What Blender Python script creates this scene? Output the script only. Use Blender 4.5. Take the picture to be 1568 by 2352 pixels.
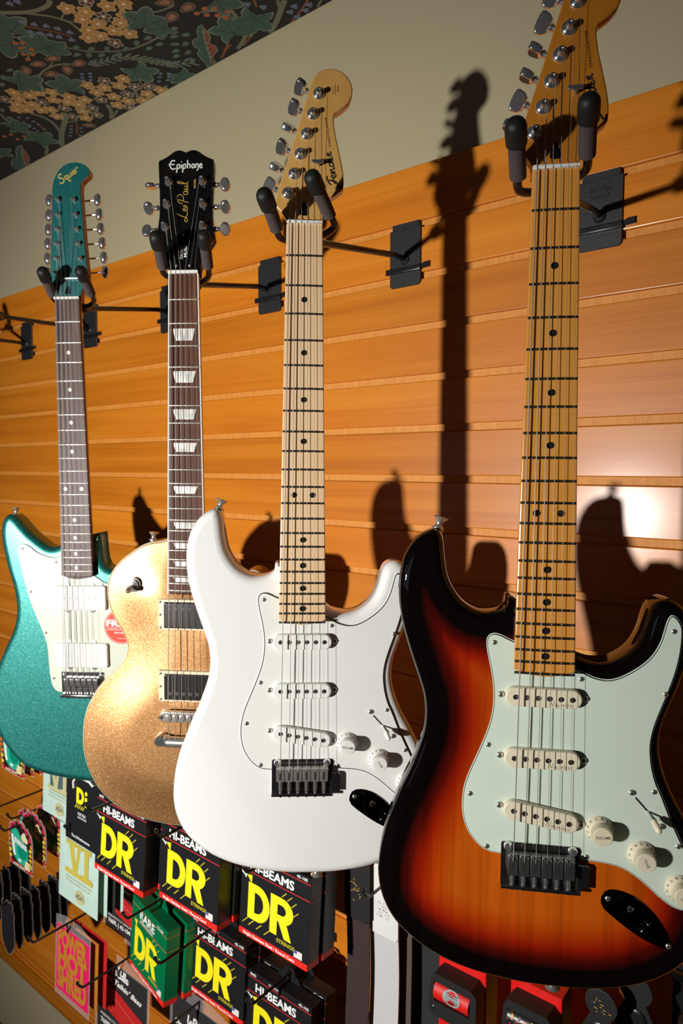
import bpy, bmesh, math, random
import numpy as np
from mathutils import Vector, Matrix
from mathutils.geometry import tessellate_polygon, delaunay_2d_cdt

for _o in list(bpy.data.objects):
    bpy.data.objects.remove(_o, do_unlink=True)
SC = bpy.context.scene
COL = SC.collection
random.seed(7)

# ------------------------------------------------------------------ camera
YAW, PITCH = math.radians(38.25), math.radians(3.81)
CAM_POS = Vector((0.0, -0.894, 1.70))
_fw = Vector((-math.sin(YAW) * math.cos(PITCH), math.cos(YAW) * math.cos(PITCH), -math.sin(PITCH)))
_rt = Vector((math.cos(YAW), math.sin(YAW), 0.0))
_up = _rt.cross(_fw)
cam = bpy.data.cameras.new('camera')
cam.sensor_fit = 'VERTICAL'
cam.sensor_height = 36.0
cam.sensor_width = 24.0
cam.lens = 24.0
cam.clip_start = 0.02
cam.dof.use_dof = True
cam.dof.focus_distance = 0.74
cam.dof.aperture_fstop = 9.0
cam_ob = bpy.data.objects.new('camera', cam)
COL.objects.link(cam_ob)
cam_ob.matrix_world = Matrix((
    (_rt.x, _up.x, -_fw.x, CAM_POS.x),
    (_rt.y, _up.y, -_fw.y, CAM_POS.y),
    (_rt.z, _up.z, -_fw.z, CAM_POS.z),
    (0, 0, 0, 1)))
SC.camera = cam_ob

# ------------------------------------------------------------------ world, lamp, exposure
world = bpy.data.worlds.new('world')
SC.world = world
world.use_nodes = True
_bg = world.node_tree.nodes['Background']
_bg.inputs['Color'].default_value = (0.95, 0.97, 1.0, 1.0)
_bg.inputs['Strength'].default_value = 0.009

lamp = bpy.data.lights.new('flash_lamp', 'SPOT')
lamp.energy = 190.0
lamp.color = (1.0, 0.975, 0.93)
lamp.spot_size = math.radians(92.0)
lamp.spot_blend = 1.0
lamp.shadow_soft_size = 0.036
lamp_ob = bpy.data.objects.new('flash_lamp', lamp)
COL.objects.link(lamp_ob)
LAMP_POS = Vector((-0.80, -1.98, 1.50))
LAMP_AIM = Vector((-1.04, -0.20, 1.36))
lamp_ob.location = LAMP_POS
lamp_ob.rotation_euler = (LAMP_AIM - LAMP_POS).to_track_quat('-Z', 'Y').to_euler()

SC.view_settings.view_transform = 'Standard'
SC.view_settings.look = 'None'
SC.view_settings.exposure = 0.0
SC.view_settings.gamma = 1.0
SC.view_settings.use_curve_mapping = False

# ------------------------------------------------------------------ materials
MATS = {}


class NT:
    """small helper around a node tree"""
    def __init__(s, name):
        s.m = bpy.data.materials.new(name)
        s.m.use_nodes = True
        s.t = s.m.node_tree
        s.b = s.t.nodes['Principled BSDF']
        MATS[name] = s.m

    def n(s, kind, **kw):
        nd = s.t.nodes.new(kind)
        for k, v in kw.items():
            if k in nd.inputs:
                nd.inputs[k].default_value = v
            else:
                setattr(nd, k, v)
        return nd

    def l(s, a, b):
        s.t.links.new(a, b)

    def p(s, **kw):
        for k, v in kw.items():
            k = k.replace('_', ' ')
            if k == 'Color':
                k = 'Base Color'
            if isinstance(v, tuple) and len(v) == 3:
                v = (*v, 1.0)
            s.b.inputs[k].default_value = v
        return s

    def coords(s, scale=(1, 1, 1), rot=(0, 0, 0)):
        tc = s.n('ShaderNodeTexCoord')
        mp = s.n('ShaderNodeMapping')
        mp.inputs['Scale'].default_value = scale
        mp.inputs['Rotation'].default_value = rot
        s.l(tc.outputs['Object'], mp.inputs['Vector'])
        return mp.outputs['Vector']

    def ramp(s, fac, stops):
        r = s.n('ShaderNodeValToRGB')
        els = r.color_ramp.elements
        while len(els) < len(stops):
            els.new(0.5)
        for e, (p, c) in zip(els, stops):
            e.position = p
            e.color = (*c, 1.0)
        s.l(fac, r.inputs['Fac'])
        return r.outputs['Color']

    def bump(s, height, strength=0.2, dist=0.001):
        bp = s.n('ShaderNodeBump')
        bp.inputs['Strength'].default_value = strength
        bp.inputs['Distance'].default_value = dist
        s.l(height, bp.inputs['Height'])
        s.l(bp.outputs['Normal'], s.b.inputs['Normal'])


def plain(name, color, rough=0.5, metal=0.0, coat=0.0, spec=0.5, coat_rough=0.04, k=0.94):
    t = NT(name)
    t.p(Color=color, Roughness=rough, Metallic=metal)
    t.b.inputs['Coat Weight'].default_value = coat
    t.b.inputs['Coat Roughness'].default_value = coat_rough
    t.b.inputs['Specular IOR Level'].default_value = spec
    # faint large-scale variation so that no surface is perfectly even
    nz = t.n('ShaderNodeTexNoise', Scale=38.0, Detail=3.0)
    t.l(t.coords(), nz.inputs['Vector'])
    t.l(t.ramp(nz.outputs['Fac'], [(0.3, tuple(c * k for c in color)), (0.7, tuple(min(1, c * (1 + (1 - k) * 0.5)) for c in color))]),
        t.b.inputs['Base Color'])
    return t.m


def grain(name, dark, mid, light, axis='x', scale=1.0, rough=0.35, coat=0.0, fine=1.0, coat_rough=0.08, bump=0.05, spec=0.5):
    """wood with streaks along one local axis"""
    t = NT(name)
    long = 1.6 * scale
    cross = 46.0 * scale
    sc = {'x': (long, cross, cross), 'y': (cross, long, cross), 'z': (cross, cross, long)}[axis]
    v = t.coords(sc)
    n1 = t.n('ShaderNodeTexNoise', Scale=1.0, Detail=5.0, Roughness=0.6, Distortion=0.4)
    t.l(v, n1.inputs['Vector'])
    sc2 = tuple(a * 5.0 if a == long else a * 7.0 * fine for a in sc)
    v2 = t.coords(sc2)
    n2 = t.n('ShaderNodeTexNoise', Scale=1.0, Detail=3.0, Roughness=0.55)
    t.l(v2, n2.inputs['Vector'])
    mx = t.n('ShaderNodeMix', data_type='FLOAT')
    mx.inputs[0].default_value = 0.35
    t.l(n1.outputs['Fac'], mx.inputs[2])
    t.l(n2.outputs['Fac'], mx.inputs[3])
    t.l(t.ramp(mx.outputs[0], [(0.30, dark), (0.50, mid), (0.72, light)]), t.b.inputs['Base Color'])
    t.p(Roughness=rough)
    t.b.inputs['Specular IOR Level'].default_value = spec
    t.b.inputs['Coat Weight'].default_value = coat
    t.b.inputs['Coat Roughness'].default_value = coat_rough
    if bump:
        t.bump(n2.outputs['Fac'], bump, 0.0004)
    return t.m


def flake(name, base, spark, rough=0.32, metal=0.75, cell=1700.0, amount=0.35, coat=1.0, coat_rough=0.03):
    """metallic paint: every tiny flake lies at its own angle"""
    t = NT(name)
    v = t.coords()
    vo = t.n('ShaderNodeTexVoronoi', Scale=cell)
    t.l(v, vo.inputs['Vector'])
    sep = t.n('ShaderNodeSeparateColor')
    t.l(vo.outputs['Color'], sep.inputs['Color'])
    t.l(t.ramp(sep.outputs[0], [(0.0, tuple(c * 0.72 for c in base)), (0.80, base), (0.965, spark), (1.0, spark)]), t.b.inputs['Base Color'])
    t.p(Roughness=rough, Metallic=metal)
    t.b.inputs['Coat Weight'].default_value = coat
    t.b.inputs['Coat Roughness'].default_value = coat_rough
    geo = t.n('ShaderNodeNewGeometry')
    sub = t.n('ShaderNodeVectorMath', operation='SUBTRACT')
    t.l(vo.outputs['Color'], sub.inputs[0])
    sub.inputs[1].default_value = (0.5, 0.5, 0.5)
    scl = t.n('ShaderNodeVectorMath', operation='SCALE')
    t.l(sub.outputs[0], scl.inputs[0])
    scl.inputs['Scale'].default_value = amount
    add = t.n('ShaderNodeVectorMath', operation='ADD')
    t.l(geo.outputs['Normal'], add.inputs[0])
    t.l(scl.outputs[0], add.inputs[1])
    nrm = t.n('ShaderNodeVectorMath', operation='NORMALIZE')
    t.l(add.outputs[0], nrm.inputs[0])
    t.l(nrm.outputs[0], t.b.inputs['Normal'])
    return t.m


def weave(name, c1, c2, sx, sy, rough=0.8, bump=0.6):
    t = NT(name)
    v = t.coords((1, 1, 1), (0, math.radians(32), 0))
    wv = t.n('ShaderNodeTexWave', Scale=sx, Distortion=0.3, Detail=1.0)
    wv.bands_direction = 'Z'
    t.l(v, wv.inputs['Vector'])
    v2 = t.coords()
    w2 = t.n('ShaderNodeTexWave', Scale=sy, Distortion=0.2, Detail=1.0)
    w2.bands_direction = 'X'
    t.l(v2, w2.inputs['Vector'])
    mu = t.n('ShaderNodeMath', operation='MULTIPLY')
    t.l(wv.outputs['Fac'], mu.inputs[0])
    t.l(w2.outputs['Fac'], mu.inputs[1])
    t.l(t.ramp(mu.outputs[0], [(0.05, c1), (0.6, c2)]), t.b.inputs['Base Color'])
    t.p(Roughness=rough)
    t.bump(mu.outputs[0], bump, 0.0006)
    return t.m


# room
def make_plaster():
    t = NT('plaster')
    n = t.n('ShaderNodeTexNoise', Scale=260.0, Detail=4.0)
    t.l(t.coords(), n.inputs['Vector'])
    n2 = t.n('ShaderNodeTexNoise', Scale=3.0, Detail=2.0)
    t.l(t.coords(), n2.inputs['Vector'])
    t.l(t.ramp(n2.outputs['Fac'], [(0.3, (0.425, 0.365, 0.225)), (0.7, (0.445, 0.382, 0.237))]), t.b.inputs['Base Color'])
    t.p(Roughness=0.75)
    t.bump(n.outputs['Fac'], 0.12, 0.0008)


make_plaster()


def make_slat():
    """varnished cedar boards, streaked along the wall; every board its own tone"""
    t = NT('slat_wood')
    oi = t.n('ShaderNodeObjectInfo')
    tc = t.n('ShaderNodeTexCoord')
    off = t.n('ShaderNodeVectorMath', operation='SCALE')
    comb = t.n('ShaderNodeCombineXYZ')
    t.l(oi.outputs['Random'], comb.inputs[0])
    t.l(oi.outputs['Random'], comb.inputs[2])
    t.l(comb.outputs[0], off.inputs[0])
    off.inputs['Scale'].default_value = 31.0
    add = t.n('ShaderNodeVectorMath', operation='ADD')
    t.l(tc.outputs['Object'], add.inputs[0])
    t.l(off.outputs[0], add.inputs[1])

    def noise(sc, det, rough=0.55, dist=0.0):
        mp = t.n('ShaderNodeMapping')
        mp.inputs['Scale'].default_value = sc
        t.l(add.outputs[0], mp.inputs['Vector'])
        nz = t.n('ShaderNodeTexNoise', Scale=1.0, Detail=det, Roughness=rough, Distortion=dist)
        t.l(mp.outputs[0], nz.inputs['Vector'])
        return nz.outputs['Fac']
    broad = noise((1.1, 8, 26), 3.0, 0.5, 0.6)
    fine = noise((3.0, 60, 420), 2.0, 0.5)
    mx = t.n('ShaderNodeMix', data_type='FLOAT')
    mx.inputs[0].default_value = 0.28
    t.l(broad, mx.inputs[2])
    t.l(fine, mx.inputs[3])
    col = t.ramp(mx.outputs[0], [(0.28, (0.42, 0.115, 0.006)), (0.48, (0.57, 0.172, 0.009)), (0.70, (0.66, 0.232, 0.018))])
    hs = t.n('ShaderNodeHueSaturation')
    t.l(col, hs.inputs['Color'])
    mr = t.n('ShaderNodeMapRange')
    t.l(oi.outputs['Random'], mr.inputs['Value'])
    mr.inputs['To Min'].default_value = 0.88
    mr.inputs['To Max'].default_value = 1.10
    t.l(mr.outputs[0], hs.inputs['Value'])
    t.l(hs.outputs[0], t.b.inputs['Base Color'])
    t.p(Roughness=0.42)
    t.b.inputs['Specular IOR Level'].default_value = 0.35
    t.b.inputs['Coat Weight'].default_value = 0.30
    t.b.inputs['Coat Roughness'].default_value = 0.20
    t.bump(fine, 0.10, 0.0005)


make_slat()
grain('groove_wood', (0.52, 0.185, 0.020), (0.62, 0.24, 0.032), (0.70, 0.30, 0.05), 'z', 3.0, 0.6, 0.0)
plain('floor_boards', (0.11, 0.075, 0.05), 0.5)
plain('shop_wall', (0.42, 0.39, 0.33), 0.8)
plain('ceiling_dark', (0.016, 0.015, 0.014), 0.75)
# guitar finishes
def make_lacquer(name, col, rough=0.12):
    return plain(name, col, 0.3, 0.0, 1.0, 0.5, 0.02)


plain('white_lacquer', (0.83, 0.825, 0.80), 0.28, 0.0, 1.0, 0.5, 0.02, 0.995)
plain('white_plastic', (0.82, 0.81, 0.76), 0.32, 0.0, 0.3, 0.5, 0.04, 0.99)
plain('parchment_guard', (0.80, 0.81, 0.765), 0.25, 0.0, 0.6, 0.5, 0.04, 0.99)
plain('mint_guard', (0.66, 0.76, 0.65), 0.25, 0.0, 0.6, 0.5, 0.04, 0.99)
plain('mint_white_guard', (0.64, 0.68, 0.565), 0.30, 0.0, 0.4, 0.5, 0.04, 0.99)
plain('guard_black', (0.012, 0.012, 0.012), 0.4)
plain('aged_white', (0.78, 0.71, 0.52), 0.35, 0.0, 0.3)
plain('cream_plastic', (0.82, 0.71, 0.50), 0.35, 0.0, 0.3)
plain('chrome', (0.84, 0.84, 0.85), 0.13, 0.92)
plain('dark_chrome', (0.46, 0.45, 0.45), 0.16, 0.985)
plain('nickel', (0.70, 0.67, 0.62), 0.28, 0.85)
plain('satin_steel', (0.26, 0.26, 0.26), 0.42, 1.0)
plain('pole_steel', (0.20, 0.18, 0.17), 0.35, 1.0)
plain('fret_wire', (0.42, 0.40, 0.36), 0.28, 1.0)
plain('fret_bright', (0.80, 0.77, 0.70), 0.30, 0.7)
plain('string_wound', (0.82, 0.78, 0.72), 0.38, 0.8)
plain('string_plain', (0.86, 0.85, 0.83), 0.28, 0.8)
plain('bone', (0.80, 0.79, 0.74), 0.4)
plain('dot_black', (0.012, 0.010, 0.008), 0.4)
plain('dot_pearl', (0.80, 0.78, 0.72), 0.3)
plain('ink_black', (0.014, 0.012, 0.010), 0.6)
plain('ink_grey', (0.16, 0.15, 0.13), 0.6)
plain('ink_gold', (0.72, 0.47, 0.10), 0.4, 0.3)
plain('ink_silver', (0.74, 0.78, 0.70), 0.4)
plain('ink_white', (0.85, 0.84, 0.82), 0.6)
plain('black_gloss', (0.005, 0.005, 0.005), 0.3, 0.0, 1.0, 0.0)
plain('black_plastic', (0.012, 0.012, 0.012), 0.35)
plain('jack_chrome', (0.10, 0.10, 0.105), 0.06, 1.0)
plain('foam', (0.085, 0.068, 0.066), 0.9, 0.0, 0.0, 0.2)
plain('rubber', (0.010, 0.010, 0.010), 0.55, 0.0, 0.0, 0.4)
plain('black_steel', (0.010, 0.010, 0.011), 0.32, 0.0, 0.3)


def make_powder():
    t = NT('powder_coat')
    n = t.n('ShaderNodeTexNoise', Scale=900.0, Detail=2.0)
    t.l(t.coords(), n.inputs['Vector'])
    t.p(Color=(0.018, 0.018, 0.020), Roughness=0.42)
    t.bump(n.outputs['Fac'], 0.5, 0.0006)


make_powder()
grain('maple_pale', (0.70, 0.47, 0.255), (0.77, 0.535, 0.31), (0.80, 0.585, 0.36), 'y', 1.2, 0.3, 0.5, 1.0, 0.10, 0.02)
grain('maple_amber', (0.60, 0.24, 0.034), (0.67, 0.285, 0.048), (0.72, 0.335, 0.072), 'y', 1.2, 0.3, 0.6, 1.0, 0.08, 0.02)
grain('maple_head', (0.55, 0.29, 0.075), (0.61, 0.335, 0.092), (0.65, 0.375, 0.115), 'y', 1.0, 0.3, 0.7, 1.0, 0.08, 0.02)
grain('maple_head_amber', (0.42, 0.145, 0.012), (0.48, 0.175, 0.017), (0.52, 0.20, 0.024), 'y', 1.0, 0.3, 0.7, 1.0, 0.08, 0.02)
grain('mahogany_neck', (0.36, 0.12, 0.025), (0.46, 0.16, 0.035), (0.52, 0.20, 0.05), 'y', 1.0, 0.35, 0.4)
grain('rosewood', (0.034, 0.012, 0.007), (0.085, 0.032, 0.017), (0.17, 0.075, 0.042), 'y', 2.2, 0.45, 0.0, 1.0, 0.1, 0.1, 0.15)
grain('laurel', (0.055, 0.031, 0.028), (0.12, 0.074, 0.066), (0.21, 0.145, 0.132), 'y', 2.4, 0.42, 0.0, 1.0, 0.1, 0.1, 0.2)
flake('teal_flake', (0.0, 0.165, 0.148), (0.12, 0.42, 0.37), 0.44, 0.65, 1700.0, 0.09, 1.0, 0.22)
flake('teal_head', (0.0, 0.115, 0.115), (0.02, 0.20, 0.19), 0.40, 0.3, 1300.0, 0.12)
flake('gold_flake', (0.44, 0.20, 0.060), (0.92, 0.64, 0.34), 0.44, 0.72, 1700.0, 0.09, 0.6, 0.30)


def make_pearl():
    t = NT('pearl_inlay')
    v = t.n('ShaderNodeTexVoronoi', Scale=260.0, feature='SMOOTH_F1')
    t.l(t.coords((1, 0.45, 1), (0, 0, 0.5)), v.inputs['Vector'])
    sep = t.n('ShaderNodeSeparateColor')
    t.l(v.outputs['Color'], sep.inputs['Color'])
    t.l(t.ramp(sep.outputs[1], [(0.1, (0.50, 0.49, 0.47)), (0.9, (0.92, 0.89, 0.85))]), t.b.inputs['Base Color'])
    t.p(Roughness=0.25)


make_pearl()


def make_burst():
    """three-colour sunburst: amber centre, red ring, black edge (vertex attribute = distance from the edge)"""
    t = NT('sunburst')
    at = t.n('ShaderNodeAttribute')
    at.attribute_name = 'edge_dist'
    n = t.n('ShaderNodeTexNoise', Scale=1.0, Detail=4.0)
    t.l(t.coords((120, 3, 120)), n.inputs['Vector'])
    burst = t.ramp(at.outputs['Fac'], [(0.0, (0.003, 0.002, 0.002)), (0.30, (0.004, 0.002, 0.002)), (0.45, (0.085, 0.004, 0.002)),
                                      (0.60, (0.31, 0.013, 0.002)), (0.82, (0.48, 0.055, 0.003)), (1.0, (0.54, 0.10, 0.005))])
    mul = t.n('ShaderNodeMix', data_type='RGBA', blend_type='MULTIPLY')
    mul.inputs[0].default_value = 0.8
    t.l(burst, mul.inputs[6])
    t.l(t.ramp(n.outputs['Fac'], [(0.3, (0.62, 0.56, 0.50)), (0.6, (1, 1, 1))]), mul.inputs[7])
    t.l(mul.outputs[2], t.b.inputs['Base Color'])
    t.p(Roughness=0.35)
    t.b.inputs['Specular IOR Level'].default_value = 0.0
    t.b.inputs['Coat Weight'].default_value = 1.0
    t.b.inputs['Coat Roughness'].default_value = 0.02


make_burst()
# merchandise
for _n, _c, _r in [('carton_black', (0.013, 0.013, 0.015), 0.32), ('carton_red', (0.80, 0.022, 0.015), 0.4), ('carton_yellow', (0.90, 0.78, 0.012), 0.45),
                   ('carton_olive', (0.50, 0.43, 0.02), 0.5), ('line_red', (0.62, 0.02, 0.02), 0.5), ('carton_green', (0.0, 0.155, 0.055), 0.3),
                   ('line_orange', (0.55, 0.16, 0.05), 0.5), ('pouch_mint', (0.50, 0.66, 0.58), 0.4), ('pouch_gold', (0.52, 0.43, 0.06), 0.5),
                   ('pouch_olive', (0.38, 0.38, 0.16), 0.6), ('pouch_slate', (0.07, 0.115, 0.12), 0.5), ('pouch_khaki', (0.48, 0.46, 0.24), 0.6),
                   ('label_charcoal', (0.028, 0.026, 0.028), 0.4), ('label_red', (0.55, 0.022, 0.022), 0.35), ('label_rose', (0.70, 0.12, 0.12), 0.4),
                   ('label_pink', (0.78, 0.01, 0.13), 0.4), ('label_ochre', (0.50, 0.19, 0.02), 0.5), ('flag_blue', (0.08, 0.12, 0.35), 0.5), ('flag_pink', (0.75, 0.5, 0.48), 0.5),
                   ('card_teal', (0.02, 0.42, 0.28), 0.4), ('card_green', (0.0, 0.24, 0.14), 0.4), ('card_pink', (0.68, 0.02, 0.09), 0.4), ('card_orange', (0.78, 0.17, 0.03), 0.4),
                   ('card_cream', (0.76, 0.66, 0.38), 0.5), ('card_yellow', (0.80, 0.64, 0.04), 0.4), ('card_edge', (0.55, 0.44, 0.34), 0.6), ('card_dark', (0.018, 0.007, 0.006), 0.5),
                   ('card_red', (0.66, 0.02, 0.02), 0.4), ('leather_black', (0.009, 0.009, 0.0095), 0.55), ('leather_white', (0.74, 0.73, 0.71), 0.5),
                   ('box_red', (0.74, 0.008, 0.006), 0.4), ('skull_grey', (0.30, 0.33, 0.33), 0.5), ('print_violet', (0.16, 0.03, 0.22), 0.5), ('print_gold', (0.62, 0.35, 0.06), 0.5),
                   ('sticker_red', (0.66, 0.052, 0.016), 0.6)]:
    plain(_n, _c, _r)
weave('strap_brown', (0.018, 0.009, 0.008), (0.080, 0.046, 0.042), 230.0, 260.0)
weave('strap_white', (0.52, 0.50, 0.50), (0.74, 0.72, 0.72), 260.0, 330.0, 0.7, 0.4)
weave('strap_black', (0.004, 0.004, 0.004), (0.055, 0.055, 0.058), 190.0, 210.0)
weave('strap_taupe', (0.07, 0.05, 0.038), (0.16, 0.12, 0.09), 300.0, 300.0)
weave('strap_red', (0.66, 0.008, 0.006), (0.74, 0.012, 0.008), 420.0, 420.0, 0.45, 0.2)


def make_film():
    t = NT('clear_film')
    t.p(Color=(0.75, 0.72, 0.74), Roughness=0.25)
    t.b.inputs['Alpha'].default_value = 0.20
    n = t.n('ShaderNodeTexNoise', Scale=60.0, Detail=2.0)
    t.l(t.coords((1, 1, 2.5)), n.inputs['Vector'])
    t.bump(n.outputs['Fac'], 0.5, 0.003)


make_film()
# ceiling print inks
for _n, _c in [('print_stem', (0.115, 0.125, 0.072)), ('print_leaf', (0.034, 0.075, 0.056)), ('print_leaf_edge', (0.11, 0.15, 0.11)), ('print_vein', (0.014, 0.020, 0.016)),
               ('print_petal', (0.34, 0.165, 0.035)), ('print_petal_edge', (0.38, 0.245, 0.085)), ('print_pale', (0.25, 0.255, 0.205)), ('print_heart', (0.52, 0.44, 0.26)),
               ('print_pod', (0.22, 0.105, 0.055)), ('print_pod_ring', (0.105, 0.10, 0.068)), ('print_orange', (0.29, 0.072, 0.018)), ('print_blue', (0.085, 0.115, 0.175)),
               ('print_sage', (0.075, 0.11, 0.072)), ('print_rust', (0.19, 0.045, 0.018)), ('print_brown', (0.10, 0.03, 0.015))]:
    _c = tuple(1.55 * (0.86 * v + 0.14 * sum(_c) / 3) for v in _c)
    plain(_n, _c, 0.75)

# ------------------------------------------------------------------ mesh helpers
def cr(pts, n=6, closed=True):
    """Catmull-Rom through 2D/3D points"""
    P = [np.array(p, float) for p in pts]
    m = len(P)
    out = []
    segs = m if closed else m - 1
    for i in range(segs):
        if closed:
            a, b, c, d = P[(i - 1) % m], P[i], P[(i + 1) % m], P[(i + 2) % m]
        else:
            a, b, c, d = P[max(i - 1, 0)], P[i], P[i + 1], P[min(i + 2, m - 1)]
        for k in range(n):
            t = k / n
            out.append(0.5 * ((2 * b) + (-a + c) * t + (2 * a - 5 * b + 4 * c - d) * t * t + (-a + 3 * b - 3 * c + d) * t ** 3))
    if not closed:
        out.append(P[-1])
    return [tuple(float(x) for x in p) for p in out]


def area2(p):
    return sum(p[i][0] * p[(i + 1) % len(p)][1] - p[(i + 1) % len(p)][0] * p[i][1] for i in range(len(p)))


def ccw(p):
    return p if area2(p) > 0 else p[::-1]


def resample(pts, step):
    P = np.array(pts + [pts[0]], float)
    d = np.r_[0, np.cumsum(np.linalg.norm(np.diff(P, axis=0), axis=1))]
    n = max(8, int(d[-1] / step))
    t = np.linspace(0, d[-1], n, endpoint=False)
    return [(float(np.interp(a, d, P[:, 0])), float(np.interp(a, d, P[:, 1]))) for a in t]


def inset(pts, d):
    """offset a CCW outline inwards by d"""
    if abs(d) < 1e-9:
        return list(pts)
    P = np.array(pts, float)
    e = np.roll(P, -1, axis=0) - P
    e /= np.maximum(np.linalg.norm(e, axis=1, keepdims=True), 1e-9)
    nrm = np.c_[-e[:, 1], e[:, 0]]
    n0 = np.roll(nrm, 1, axis=0)
    b = nrm + n0
    b /= np.maximum((1 + (nrm * n0).sum(1))[:, None], 0.45)
    return [tuple(map(float, q)) for q in P + b * d]


def edge_distance(pts, outline):
    P = np.array(pts, float)
    A = np.array(outline, float)
    B = np.roll(A, -1, axis=0)
    best = np.full(len(P), 1e9)
    for a, b in zip(A, B):
        ab = b - a
        t = np.clip(((P - a) @ ab) / max(ab @ ab, 1e-12), 0, 1)
        best = np.minimum(best, np.linalg.norm(P - (a + t[:, None] * ab), axis=1))
    return best


def inside(pts, outline):
    P = np.array(pts, float)
    A = np.array(outline, float)
    B = np.roll(A, -1, axis=0)
    c = np.zeros(len(P), bool)
    for a, b in zip(A, B):
        if a[1] == b[1]:
            continue
        m = ((a[1] > P[:, 1]) != (b[1] > P[:, 1])) & (P[:, 0] < (b[0] - a[0]) * (P[:, 1] - a[1]) / (b[1] - a[1]) + a[0])
        c ^= m
    return c


_TEXT = {}


def text_geo(s, bold=0.0, shear=0.0):
    """outline lettering as (verts2d, faces), cap height about 0.7, starting at x=0; also its width"""
    key = (s, bold, shear)
    if key not in _TEXT:
        cu = bpy.data.curves.new('t', 'FONT')
        cu.body = s
        cu.size = 1.0
        cu.offset = bold
        cu.shear = shear
        cu.resolution_u = 3
        ob = bpy.data.objects.new('t', cu)
        COL.objects.link(ob)
        dg = bpy.context.evaluated_depsgraph_get()
        me = bpy.data.meshes.new_from_object(ob.evaluated_get(dg))
        vs = [(v.co.x, v.co.y) for v in me.vertices]
        fs = [tuple(p.vertices) for p in me.polygons]
        bpy.data.objects.remove(ob, do_unlink=True)
        bpy.data.curves.remove(cu)
        bpy.data.meshes.remove(me)
        x0 = min([v[0] for v in vs] or [0])
        vs = [(x - x0, y) for x, y in vs]
        _TEXT[key] = (vs, fs, max([v[0] for v in vs] or [1]))
    return _TEXT[key]


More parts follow.
